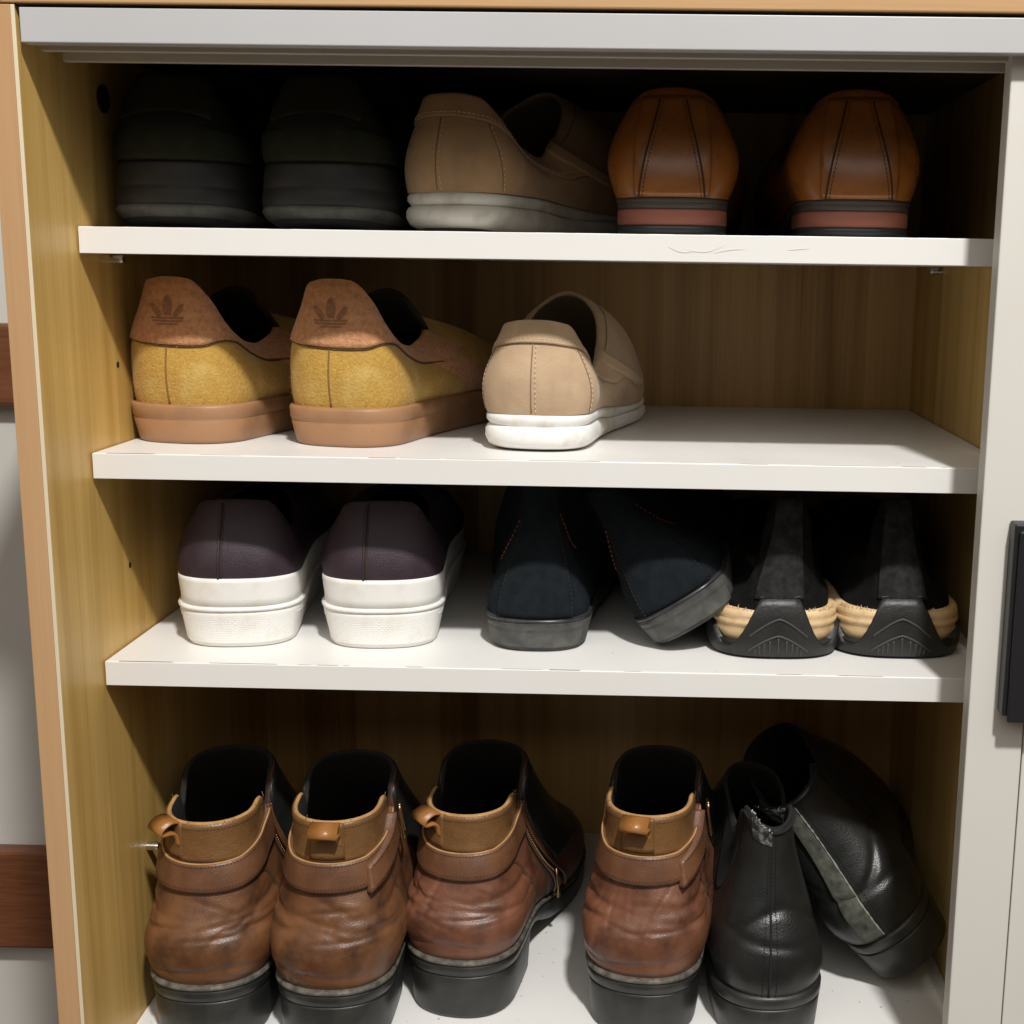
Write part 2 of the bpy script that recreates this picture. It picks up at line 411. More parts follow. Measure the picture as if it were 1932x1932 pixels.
class Shoe:
    def __init__(s, plan, z0, collar, cz, cu0, b, disp=None, lean=0.0):
        s.plan, s.z0, s.collar, s.cz, s.cu0 = plan, KF(z0), collar, KF(cz), cu0
        s.o1, s.h1, s.o2, s.h2 = [KF(b[k]) for k in ('o1', 'h1', 'o2', 'h2')]
        s.disp = disp
        s.lean = lean
    def foot(s, q):
        v, u = outline(q, **s.plan)
        return v, u
    def nrm2(s, q, e=1e-4):
        v0, u0 = s.foot(q - e); v1, u1 = s.foot(q + e)
        dx, dy = v1 - v0, u1 - u0
        l = np.hypot(dx, dy) + 1e-12
        return dy / l, -dx / l
    def base(s, q, t):
        q, t = np.broadcast_arrays(np.asarray(q, float), np.asarray(t, float))
        a = np.abs((q + 0.5) % 1.0 - 0.5)
        v, u = s.foot(q)
        nx, ny = s.nrm2(q)
        z = s.z0(u)
        P0 = np.stack([v, u, z], -1)
        cv, cu = outline(q, **s.collar)
        P3 = np.stack([cv + s.lean, cu + s.cu0, s.cz(a)], -1)
        n = np.stack([nx, ny, 0 * nx], -1)
        up = np.zeros_like(n); up[..., 2] = 1
        P1 = P0 + n * s.o1(a)[..., None] + up * s.h1(a)[..., None]
        P2 = P3 + n * s.o2(a)[..., None] - up * s.h2(a)[..., None]
        T = t[..., None]
        return (1 - T) ** 3 * P0 + 3 * T * (1 - T) ** 2 * P1 + 3 * T * T * (1 - T) * P2 + T ** 3 * P3
    def _n(s, fn, q, t, e=2e-3):
        du = fn(q + e, t) - fn(q - e, t)
        dv = fn(q, t + e) - fn(q, t - e)
        n = np.cross(du, dv)
        return n / (np.linalg.norm(n, axis=-1)[..., None] + 1e-12)
    def S(s, q, t):
        q, t = np.broadcast_arrays(np.asarray(q, float), np.asarray(t, float))
        p = s.base(q, t)
        if s.disp is not None:
            p = p + s._n(s.base, q, t) * s.disp((q + 0.5) % 1.0 - 0.5, t)[..., None]
        return p
    def N(s, q, t):
        q, t = np.broadcast_arrays(np.asarray(q, float), np.asarray(t, float))
        return s._n(s.S, q, t)
    def at_h(s, q, h):
        """s at which the column q reaches height h (as a fraction if h<0 not allowed)"""
        q, h = np.broadcast_arrays(np.asarray(q, float), np.asarray(h, float))
        ts = np.linspace(0, 1, 50)
        out = np.zeros(q.shape)
        it = np.nditer(q, flags=['multi_index'])
        for x in it:
            z = s.base(np.full(50, float(x)), ts)[:, 2]
            z = np.maximum.accumulate(z)
            out[it.multi_index] = np.interp(h[it.multi_index], z + np.arange(50) * 1e-9, ts)
        return out
    # ---- parts
    def upper(s, parent, mt, lining, rim=None, thick=0.0028, nq=120, ns=30, name='upper', rimq=0.6):
        q = np.arange(nq) / nq
        t = np.linspace(0, 1, ns)
        Q, T = np.meshgrid(q, t, indexing='ij')
        P = s.S(Q, T); Nn = s.N(Q, np.clip(T, 0.003, 0.997))
        rimP = P[:, -1] - Nn[:, -1] * thick * 0.5
        d = P[:, -1] - P[:, -2]; d /= np.linalg.norm(d, axis=1)[:, None] + 1e-9
        rimP = rimP + d * thick * 0.45
        I = P[:, ::-1] - Nn[:, ::-1] * thick
        ni = int(ns * 0.9)
        allP = np.concatenate([P, rimP[:, None], I[:, :ni]], 1)
        m_ = allP.shape[1]
        V = allP.reshape(-1, 3)
        F, fm = [], []
        for i in range(nq):
            j = (i + 1) % nq
            for k in range(m_ - 1):
                F.append((i * m_ + k, j * m_ + k, j * m_ + k + 1, i * m_ + k + 1))
                aq = min(i, nq - i) / nq
                fm.append(0 if k < ns - 1 else ((2 if aq < rimq else 1) if k < ns + 1 else 1))
        per = 0.62
        uvq = np.repeat((q * per)[:, None], m_, 1)
        uvt = np.repeat(np.concatenate([t, [1.0], t[::-1][:ni]])[None] * 0.1, nq, 0)
        uv = np.stack([uvq, uvt], -1).reshape(-1, 2)
        return new_obj(name, V, F, [mt, lining, rim or mt], parent, fm, uv=uv)
    def patch(s, name, q0, q1, lo, hi, mt, parent, off=0.0012, nq=40, nt=10, mode='h', bulge=0.0, rnd=None):
        """raised piece of leather lying on the upper, between heights lo(q) and hi(q)"""
        lo, hi = (f if callable(f) else (lambda c: (lambda q: np.full(np.shape(q), float(c))))(f) for f in (lo, hi))
        q = np.linspace(q0, q1, nq)
        l, h = lo(q), hi(q)
        if mode == 'h': l, h = s.at_h(q, l), s.at_h(q, h)
        b = np.linspace(0, 1, nt)
        Q = np.repeat(q[:, None], nt, 1)
        T = np.clip(l[:, None] + (h - l)[:, None] * b[None], 0.0, 1.0)
        Nn = s.N(Q, np.clip(T, .004, .996))
        prof = off + bulge * np.sin(math.pi * b)[None, :, None]
        P = s.S(Q, T)
        top = P + Nn * prof
        V = [top.reshape(-1, 3)]
        F = []
        for i in range(nq - 1):
            for k in range(nt - 1):
                F.append((i * nt + k, (i + 1) * nt + k, (i + 1) * nt + k + 1, i * nt + k + 1))
        ring = [(i, 0) for i in range(nq)] + [(nq - 1, k) for k in range(1, nt)] + [(i, nt - 1) for i in range(nq - 2, -1, -1)] + [(0, k) for k in range(nt - 2, 0, -1)]
        base = nq * nt
        R = np.array([P[i, k] - Nn[i, k] * 0.0006 for i, k in ring])
        V.append(R)
        n_ = len(ring)
        for a in range(n_):
            c = (a + 1) % n_
            i0, k0 = ring[a]; i1, k1 = ring[c]
            F.append((i0 * nt + k0, base + a, base + c, i1 * nt + k1))
        V = np.concatenate(V)
        uv = np.concatenate([np.stack([Q * 0.62, T * 0.1], -1).reshape(-1, 2), np.array([(q[i] * 0.62, T[i, k] * 0.1) for i, k in ring])])
        return new_obj(name, V, F, mt, parent, uv=uv)
    def curve(s, q, t, off=0.0003):
        q, t = np.asarray(q, float), np.asarray(t, float)
        return s.S(q, t) + s.N(q, np.clip(t, .004, .996)) * off
    def seam(s, name, q, t, r, mt, parent, off=0.0001, sides=6):
        return tube(name, s.curve(q, t, off), r, mt, parent, sides)
    def stitches(s, paths, mt, parent, step=0.0032, dash=0.55, r=0.00035, off=0.0003, name='stitching'):
        V, F = [], []
        for q, t in paths:
            p = s.curve(np.asarray(q), np.asarray(t), off)
            l = np.concatenate([[0], np.cumsum(np.linalg.norm(np.diff(p, axis=0), axis=1))])
            n = max(2, int(l[-1] / step))
            for k in range(n):
                a = l[-1] * k / n
                seg = np.stack([np.interp([a, a + step * dash * .5, a + step * dash], l, p[:, c]) for c in range(3)], 1)
                v, f = tube_geo(seg, r, 4)
                o = len(V)
                V += v; F += [tuple(o + i for i in ff) for ff in f]
        o = new_obj(name, V, F, mt, parent)
        o['kind'] = 'stuff'
        return o

def slab(name, plan, zb, zt, prof, mt, parent, umax=None, nq=112, close=True, qa=None, dome=0.0, wav=None):
    """sole piece: rings of the plan outline between bottom zb(u) and top zt(u); prof = [(fraction, offset)];
    umax cuts it straight across to make a heel block; qa=(q0,q1) makes an open wall piece"""
    zb, zt = KF(zb), KF(zt)
    if umax is not None:
        lo, hi = 0.0, 0.5
        for _ in range(50):
            mid = (lo + hi) / 2
            if outline(np.array([mid]), **plan)[1][0] < umax: lo = mid
            else: hi = mid
        q = np.linspace(-lo, lo, nq)
    else:
        q = np.arange(nq) / nq
    e = 1e-4
    v, u = outline(q, **plan)
    v0, u0 = outline(q - e, **plan); v1, u1 = outline(q + e, **plan)
    l = np.hypot(v1 - v0, u1 - u0) + 1e-12
    nx, ny = (u1 - u0) / l, -(v1 - v0) / l
    rings = []
    for fr, of in prof:
        of_ = of if not callable(of) else of(q)
        z = zb(u) + (zt(u) - zb(u)) * fr
        rings.append(np.stack([v + nx * of_, u + ny * of_, z], -1))
    if umax is not None:      # straight breast of the heel
        for r_ in rings:
            r_[0, 1] = r_[-1, 1] = umax
    V = np.concatenate(rings)
    n = len(q)
    F = []
    for k in range(len(rings) - 1):
        for i in range(n):
            j = (i + 1) % n
            F.append((k * n + i, k * n + j, (k + 1) * n + j, (k + 1) * n + i))
    # caps as strips between left and right sides
    for k, flip in ((0, True), (len(rings) - 1, False)):
        b = k * n
        for i in range(n // 2 if umax is None else n // 2):
            if umax is None:
                i0, i1 = (-i) % n, (-i - 1) % n
                j0, j1 = i, i + 1
            else:
                j0, j1, i0, i1 = n - 1 - i, n - 2 - i, i, i + 1
                if j1 < i1: break
            f = [b + i0, b + j0, b + j1, b + i1]
            f = list(dict.fromkeys(f))
            if len(f) < 3: continue
            F.append(tuple(f[::-1]) if (flip != (umax is not None)) else tuple(f))
    per = np.concatenate([[0], np.cumsum(np.hypot(np.diff(v), np.diff(u)))])
    uv = np.concatenate([np.stack([per, r_[:, 2]], -1) for r_ in rings])
    return new_obj(name, V, F, mt, parent, uv=uv)

def wall_patch(name, plan, q0, q1, z0, z1, off, mt, parent, nq=30, nt=4, th=0.0006):
    """thin raised panel on a sole wall"""
    q = np.linspace(q0, q1, nq)
    e = 1e-4
    v, u = outline(q, **plan)
    v0, u0 = outline(q - e, **plan); v1, u1 = outline(q + e, **plan)
    l = np.hypot(v1 - v0, u1 - u0) + 1e-12
    nx, ny = (u1 - u0) / l, -(v1 - v0) / l
    b = np.linspace(0, 1, nt)
    offs = off if callable(off) else (lambda f: np.full(np.shape(f), float(off)))
    V, F = [], []
    for i in range(nq):
        for k in range(nt):
            o_ = offs(b[k]) + th
            V.append((v[i] + nx[i] * o_, u[i] + ny[i] * o_, z0 + (z1 - z0) * b[k]))
    for i in range(nq - 1):
        for k in range(nt - 1):
            F.append((i * nt + k, (i + 1) * nt + k, (i + 1) * nt + k + 1, i * nt + k + 1))
    ring = [(i, 0) for i in range(nq)] + [(nq - 1, k) for k in range(1, nt)] + [(i, nt - 1) for i in range(nq - 2, -1, -1)] + [(0, k) for k in range(nt - 2, 0, -1)]
    base = len(V)
    for i, k in ring:
        o_ = offs(b[k]) - 0.0006
        V.append((v[i] + nx[i] * o_, u[i] + ny[i] * o_, z0 + (z1 - z0) * b[k]))
    for a in range(len(ring)):
        c = (a + 1) % len(ring)
        i0, k0 = ring[a]; i1, k1 = ring[c]
        F.append((i0 * nt + k0, base + a, base + c, i1 * nt + k1))
    return new_obj(name, V, F, mt, parent, smooth=False)

def hollow(x, w):
    return np.exp(-(x / w) ** 2)

# ------------------------------------------------------------------ cabinet
Z1, Z2, Z3, ZF = 0.0104, -0.1290, -0.2651, -0.5332
S0, DD, WW, PT, TH = 0.0597, 0.3996, 0.5805, 0.0158, 0.016
TOPZ, FB = 0.1268, 0.1071

wall = box('wall', (-3.0, 0.46, -0.8), (3.0, 0.56, 1.9), M['wall'], bevel=0)
wall['kind'] = 'structure'
fl = box('floor', (-3.0, -2.2, -0.86), (3.0, 0.46, -0.80), M['floor'], bevel=0)
fl['kind'] = 'structure'

cab = root('shoe_cabinet', 'open oak laminate shoe cabinet with white shelves and a white sliding door', 'cabinet', (0, 0, -0.80))
def cbox(name, lo, hi, mt, parent=None, **k):
    o = box(name, lo, hi, mt, None, **k)
    o.parent = parent or cab
    o.matrix_parent_inverse = Matrix.Translation((0, 0, 0.80)) if parent is None else Matrix.Identity(4)
    return o
lp = cbox('side_panel', (-PT, 0.0, -0.80), (0.0, DD + 0.012, TOPZ), M['oak'], bevel=0.0004)
cbox('front_edge', (-PT, -0.0012, -0.80), (-0.0021, -0.0001, TOPZ), M['oak_edge'], lp, bevel=0.0003)
cbox('edge_strip', (-0.0020, -0.0010, -0.80), (0.0003, -0.0001, TOPZ), M['strip'], lp, bevel=0.0003)
rp = cbox('side_panel', (WW, 0.03, -0.80), (WW + PT, DD + 0.012, TOPZ), M['oak'], bevel=0.0004)
cbox('back_panel', (0.0003, DD, -0.70), (WW - 0.0003, DD + 0.006, TOPZ + 0.0006), M['oak_back'], bevel=0)
cbox('top_board', (-0.06, -0.002, TOPZ + 0.0006), (1.3, DD + 0.02, TOPZ + 0.026), M['oak_top'], bevel=0.001)
cbox('fascia', (0.0022, 0.0, FB), (1.3, 0.010, TOPZ - 0.0012), M['fascia'], bevel=0.0006)
cbox('ceiling_shade_panel', (0.0003, 0.049, 0.1205), (WW - 0.0003, DD - 0.0003, TOPZ - 0.001), M['ceil_shade'], bevel=0)  # added dark sheet, carries the shade below the top board in its colour
tr = cbox('door_track', (0.0004, 0.0105, 0.1125), (1.3, 0.0485, TOPZ - 0.001), M['rail'], bevel=0)
cbox('track_rib', (0.0040, 0.0190, 0.1058), (1.3, 0.0240, 0.1124), M['rail'], tr, bevel=0.0005)
cbox('track_rib', (0.0060, 0.0420, 0.1036), (1.3, 0.0475, 0.1124), M['rail'], tr, bevel=0.0005)
cbox('bottom_board', (0.0003, 0.028, ZF - TH), (WW - 0.0003, DD - 0.0003, ZF), M['melamine'], bevel=0.0006)
cbox('plinth', (0.0003, 0.06, -0.80), (WW - 0.0003, 0.075, ZF - TH - 0.0005), M['oak_back'], bevel=0)
for z in (Z1, Z2, Z3):
    sh = cbox('shelf', (0.0012, S0 + 0.0006, z - TH), (WW - 0.0012, DD - 0.001, z), M['melamine'], bevel=0.0005)
    cbox('shelf_edge', (0.0012, S0, z - TH - 0.0001), (WW - 0.0012, S0 + 0.0006, z - 0.0003), M['mel_edge'], sh, bevel=0.0002)
    # grime caught in the joint between edge band and board: a broken hairline
    V, F = [], []
    x = 0.01
    while x < WW - 0.02:
        ln = random.uniform(0.004, 0.05)
        if random.random() < 0.8:
            k = len(V); hw = random.uniform(0.00012, 0.00042)
            yy = S0 + 0.0009
            V += [(x, yy - hw, z + 0.00015), (x + ln, yy - hw, z + 0.00015), (x + ln, yy + hw, z + 0.00015), (x, yy + hw, z + 0.00015)]
            F.append((k, k + 1, k + 2, k + 3))
        x += ln + random.uniform(0.002, 0.03)
    g = new_obj('edge_grime', V, F, M['dirt'], None, smooth=False)
    g.parent = sh
    g['kind'] = 'stuff'

def mark(name, pts, w, mt, par, nrm):
    """flat smear lying on a board"""
    pts = np.asarray(pts, float); nrm = np.asarray(nrm, float)
    T_ = np.gradient(pts, axis=0); T_ /= np.linalg.norm(T_, axis=1)[:, None] + 1e-9
    S_ = np.cross(T_, nrm)
    V, F = [], []
    for p, s_, f in zip(pts, S_, np.linspace(0, 1, len(pts))):
        ww = w * (.25 + math.sin(math.pi * f)) * random.uniform(.6, 1.2)
        V += [p - s_ * ww + nrm * .00015, p + s_ * ww + nrm * .00015]
    for i in range(len(pts) - 1):
        F.append((i * 2, i * 2 + 1, i * 2 + 3, i * 2 + 2))
    o = new_obj(name, V, F, mt, None, smooth=False)
    o.parent = par
    return o
shelves = [o for o in cab.children if o.name.startswith('shelf')]
shelves = sorted([o for o in shelves if not o.name.startswith(('shelf_peg', 'shelf_edge'))], key=lambda o: -max(v.co.z for v in o.data.vertices))
for x0, x1, z0_, z1_, cv in ((.372, .395, .0015, .0050, -.003), (.388, .408, -.0006, .0020, .001), (.432, .446, .0020, .0032, 0), (.36, .376, .0035, .0005, -.002)):
    t = np.linspace(0, 1, 10)
    mark('scuff', np.stack([x0 + (x1 - x0) * t, np.full(10, S0 - .0001), z0_ + (z1_ - z0_) * t + cv * np.sin(math.pi * t)], -1), .00018, M['scuff'], shelves[0], (0, -1, 0))
def specks(par, z, n, y0, y1, mt, smin=.0002, smax=.0008):
    V, F = [], []
    for _ in range(n):
        x, y, rr = random.uniform(.01, WW - .01), random.uniform(y0, y1), random.uniform(smin, smax) * random.random()
        k = len(V); a0 = random.random() * 6
        el = random.uniform(.4, 1)
        for i in range(5):
            a = a0 + i * 1.2566
            V.append((x + rr * math.cos(a), y + rr * el * math.sin(a), z + .0002))
        F.append(tuple(range(k, k + 5)))
    o = new_obj('dust', V, F, mt, None, smooth=False)
    o.parent = par; o['kind'] = 'stuff'
    if par.name.startswith('bottom'): o.matrix_parent_inverse = Matrix.Identity(4)
bb_ = [o for o in cab.children if o.name.startswith('bottom_board')][0]
for shf, zz in zip(shelves, (Z1, Z2, Z3)): specks(shf, zz, 160, S0 + .003, .3, M['dirt'])
specks(bb_, ZF, 320, .03, .3, M['dirt'], .0003, .0012)

def disc(name, c, r, axis, depth, mt, parent, seg=20, r2=None):
    pts, f = [], []
    ax = Vector(axis).normalized()
    a = ax.orthogonal().normalized(); b = ax.cross(a)
    for k, (d, rr) in enumerate(((0, r), (depth * .8, r), (depth, (r2 or r * 0.9)))):
        for i in range(seg):
            t = 2 * math.pi * i / seg
            pts.append(Vector(c) + ax * d + (a * math.cos(t) + b * math.sin(t)) * rr)
    for k in range(2):
        for i in range(seg):
            j = (i + 1) % seg
            f.append((k * seg + i, k * seg + j, (k + 1) * seg + j, (k + 1) * seg + i))
    f.append(tuple(range(2 * seg, 3 * seg)))
    f.append(tuple(range(seg))[::-1])
    return new_obj(name, pts, f, mt, parent, smooth=False)
def on_cab(o, par=None):
    o.parent = par or cab
    o.matrix_parent_inverse = Matrix.Translation((0, 0, 0.80)) if par is None else Matrix.Identity(4)
    return o
on_cab(disc('plug_cap', (0.0001, 0.1097, 0.0908), 0.0088, (1, 0, 0), 0.0012, M['hole'], None), lp)
for y, z in ((0.1097, -0.0773), (0.1108, -0.213)):
    on_cab(disc('peg_hole', (0.0001, y, z), 0.0021, (1, 0, 0), 0.0002, M['hole'], None, r2=0.0018), lp)
on_cab(disc('shelf_peg', (-0.001, 0.113, -0.4183), 0.0030, (1, 0, 0), 0.0092, M['steel'], None), lp)
for z in (Z1, Z2, Z3):
    on_cab(disc('shelf_peg', (-0.001, S0 + 0.049, z - TH - 0.0033), 0.0030, (1, 0, 0), 0.0095, M['steel'], None), lp)
    on_cab(disc('shelf_peg', (WW + 0.001, S0 + 0.250, z - TH - 0.0033), 0.0030, (-1, 0, 0), 0.0095, M['steel'], None), rp)

# sliding door: narrow stile, recessed panel, black pull
door = bpy.data.objects.new('sliding_door', None)
COL.objects.link(door); door.empty_display_size = 0.05
on_cab(door)
DX, DY0, DY1 = 0.5466, 0.0113, 0.0178
def dbox(name, lo, hi, mt, par=door, **k):
    o = box(name, lo, hi, mt, None, **k); o.parent = par
    return o
dbox('stile', (DX, 0.0112, -0.62), (DX + 0.0335, 0.0255, 0.1120), M['door'], bevel=0.0009)
dbox('door_panel', (DX + 0.0350, 0.0142, -0.62), (1.2, 0.0225, 0.1115), M['door'], bevel=0.0006)
hd = bpy.data.objects.new('handle', None); COL.objects.link(hd); hd.parent = door
dbox('pull_frame', (0.5632, -0.0010, -0.2685), (0.5990, 0.0111, -0.1520), M['handle'], hd, bevel=0.0012)
dbox('grip', (0.5656, -0.0040, -0.2715), (0.6060, -0.0011, -0.1560), M['handle'], hd, bevel=0.0010)

# things seen beyond the cabinet's left side
rw = box('wall_board', (-1.2, 0.440, -0.690), (-0.05, 0.4598, -0.586), M['rail_wood'], bevel=0.003)
rw['label'] = 'wide reddish brown wooden board on white wall low beside the cabinet'; rw['category'] = 'wall board'
rw2 = box('wall_board', (-1.2, 0.440, -0.143), (-0.205, 0.4598, -0.068), M['rail_wood'], bevel=0.003)
rw2['label'] = 'dark brown wooden board on white wall left of the mustard sneakers'; rw2['category'] = 'wall board'

# ------------------------------------------------------------------ shoes
def place(name, label, cat, x, y, z, phi=0.0, tilt=0.0, group=None, pitch=0.0):
    return root(name, label, cat, (x, y, z), (math.radians(pitch), math.radians(tilt), -math.radians(phi)), group)

def seam_path(sh, q, h0, h1, n=16):
    hs = np.linspace(h0, h1, n)
    qq = q(np.linspace(0, 1, n)) if callable(q) else np.full(n, float(q))
    return qq, sh.at_h(qq, hs)

def fuzz(sh, paths, mt, parent, n=500, ln=0.0018, w=0.00012, name='suede_fibres'):
    """short loose fibres standing off a cut suede edge"""
    V, F = [], []
    for q0, q1, lo, hi, cnt in paths:
        q = rng.uniform(q0, q1, cnt)
        l, h = (np.array([f(x) if callable(f) else f for x in q]) for f in (lo, hi))
        hh = l + (h - l) * rng.rand(cnt)
        t = sh.at_h(q, hh)
        P = sh.curve(q, t, 0.0009); Nn = sh.N(q, np.clip(t, .01, .99))
        for p, n_ in zip(P, Nn):
            d = n_ * 0.8 + rng.normal(0, 0.7, 3) + np.array([0, 0, -0.25]); d /= np.linalg.norm(d)
            s_ = np.cross(d, rng.normal(0, 1, 3)); s_ /= np.linalg.norm(s_)
            L_ = ln * rng.uniform(.35, 1.0)
            mid = p + d * L_ * .5 + rng.normal(0, .15, 3) * L_
            k = len(V)
            V += [p - s_ * w, p + s_ * w, mid + s_ * w * .7, mid - s_ * w * .7, p + d * L_ + rng.normal(0, .25, 3) * L_]
            F += [(k, k + 1, k + 2, k + 3), (k + 3, k + 2, k + 4)]
    o = new_obj(name, V, F, mt, parent, smooth=False)
    o['kind'] = 'stuff'
    return o

# ---- mustard suede sneakers with gum soles
def gum_sneaker(x, y, phi, label, scratch=False):
    r = place('sneaker', label, 'sneaker', x, y, Z2, phi, group='mustard suede sneakers')
    plan = dict(L=0.283, wh=0.078, rh=0.036, wb=0.100, ub=0.195, pe=0.80, pt=0.95, waist=0.002)
    col = dict(L=0.118, wh=0.058, rh=0.030, wb=0.052, ub=0.080, pe=0.85)
    sh = Shoe(plan, 0.026, col, {0: .1085, 0.045: .1072, .085: .0965, .125: .0805, .165: .070, .21: .065, .27: .063, .34: .067, .42: .078, .5: .084}, 0.004,
              dict(o1={0: .006, .12: .006, .3: .008, .5: .004}, h1={0: .026, .2: .018, .4: .022, .5: .026},
                   o2={0: .003, .1: .010, .25: .012, .4: .03, .5: .075}, h2={0: .036, .12: .020, .25: .014, .4: .012, .5: .012}),
              disp=lambda q, t: 0.0012 * np.sin(q * 31 + 1.0) * np.sin(t * 7) * np.sin(math.pi * t))
    sole = slab('sole', plan, 0.0, {0: .0262, .283: .0262}, [(0, -.0045), (.02, -.0015), (.10, -.0004), (.60, .0026), (.64, .0020), (.68, .0030), (.93, .0036), (1.0, .0026), (1.0, -.002)], M['gum'], r)
    slab('outsole_tread', plan, -0.0, 0.0018, [(0, -.0062), (1, -.0058)], M['heel_red'], sole)
    sh.upper(r, M['suede_yellow'], M['lining'], M['suede_yellow'])
    lowf = pchip([-.40, -.33, -.27, -.22, -.17, -.10, -.04, .03, .06, .10, .14, .20, .24, .30, .36, .40], [.062, .055, .052, .056, .069, .0695, .0668, .0652, .0655, .0683, .0672, .0585, .053, .052, .058, .062])
    lo = lambda q: lowf(q)
    tab = sh.patch('heel_tab', -0.38, 0.38, lo, 0.2, M['suede_tab'], r, off=0.0017, nq=120, nt=14)
    qs = np.linspace(-.29, .29, 140)
    sh.seam('seam', qs, sh.at_h(qs, lo(qs) - .0006), 0.00075, M['thread_brown'], tab, off=0.0004)
    q_, t_ = seam_path(sh, 0.0, 0.027, 0.0652)
    sh.seam('seam', q_, t_, 0.0006, M['seam_yellow'], r)
    # side seam of the toe overlay
    for sg in (1, -1):
        qq = sg * (0.235 + 0.05 * np.linspace(0, 1, 14) ** 1.5)
        sh.patch('quarter_stripe', min(sg * .262, sg * .335), max(sg * .262, sg * .335), 0.028, lambda q: np.full(np.shape(q), .056), M['suede_tab'], r, off=0.001, nq=14, nt=6)
    # pressed emblem: three leaves over three bars, printed flat on the tab
    k_ = np.linalg.norm(sh.S(.02, .8) - sh.S(-.02, .8)) / .04
    V, F = [], []
    def strip(rows):
        b = len(V)
        for a0, h0, a1, h1 in rows:
            for a, h in ((a0, h0), ((a0 + a1) / 2, (h0 + h1) / 2), (a1, h1)):
                q = np.array([(a + .001) / k_]); t = sh.at_h(q, np.array([h]))
                V.append(sh.curve(q, t, 0.00205)[0])
        for i in range(len(rows) - 1):
            for c in range(2):
                F.append((b + i * 3 + c, b + i * 3 + c + 1, b + i * 3 + c + 4, b + i * 3 + c + 3))
    def leaf(bx, bh, tx, th_, wd):
        d = np.array([tx - bx, th_ - bh]); n = np.array([-d[1], d[0]]) / np.hypot(*d)
        rows = []
        for t in np.linspace(0, 1, 9):
            w = wd * (0.55 + .9 * t - 1.45 * t ** 3.2)
            p = np.array([bx, bh]) + d * t
            rows.append((*(p + n * w), *(p - n * w)))
        strip(rows)
    hb = 0.0835
    leaf(0, hb + .001, 0, hb + .0145, .0034)
    leaf(-.0042, hb + .0005, -.0125, hb + .0085, .0026)
    leaf(.0042, hb + .0005, .0125, hb + .0085, .0026)
    for dh, w in ((-.0006, .0118), (-.0026, .0105), (-.0046, .0065)):
        strip([(a, hb + dh + .00055, a, hb + dh - .00055) for a in np.linspace(-w, w, 9)])
    new_obj('emblem', V, F, M['emblem'], tab, smooth=False)
    fuzz(sh, [(-.25, .2, lambda q: lo(q) - .0012, lambda q: lo(q) + .002, 500), (-.2, .2, lambda q: lo(q) + .001, .094, 500)], M['suede_tab'], tab)
    fuzz(sh, [(-.22, .25, .028, lambda q: lo(q) - .002, 700)], M['suede_yellow'], r, ln=.0009)
    # tongue inside the opening, coloured dark to paint the shade in there
    V, F = [], []
    n1, n2 = 12, 9
    for i in range(n1):
        t = i / (n1 - 1)
        for k in range(n2):
            a = (k / (n2 - 1) - .5) * 2
            V.append((a * .024 * (1 - .25 * t * t), .118 - .030 * t - .004 * a * a, .070 + .030 * t - .010 * a * a))
    for i in range(n1 - 1):
        for k in range(n2 - 1):
            F.append((i * n2 + k, i * n2 + k + 1, (i + 1) * n2 + k + 1, (i + 1) * n2 + k))
    o = new_obj('tongue', V, F, M['lining'], r)
    md = o.modifiers.new('thick', 'SOLIDIFY'); md.thickness = 0.004
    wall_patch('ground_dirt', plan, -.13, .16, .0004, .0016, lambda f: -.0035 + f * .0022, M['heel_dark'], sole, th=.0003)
    if scratch:
        V, F = [], []
        pts = np.array([(.030, .0135), (.0305, .010), (.0302, .0075), (.031, .0055), (.034, .0045)])
        P = []
        for a, h in pts:
            q = a / (np.linalg.norm(sh.S(.02, 0) - sh.S(-.02, 0)) / .04)
            v_, u_ = outline(np.array([q]), **plan)
            nx, ny = sh.nrm2(np.array([q]))
            of = -.0012 + (h / .0262 - .1) / .52 * .0042
            P.append((v_[0] + nx[0] * of, u_[0] + ny[0] * of, h))
        tube('scratch', P, 0.00035, M['raw_edge'], sole, 5)
    return r

gum_sneaker(0.0345, 0.107, 12, 'mustard suede sneaker with tan heel tab and gum sole next to the left side panel')
gum_sneaker(0.1425, 0.103, 13, 'mustard suede sneaker with scratched gum sole standing beside the beige loafer', scratch=True)

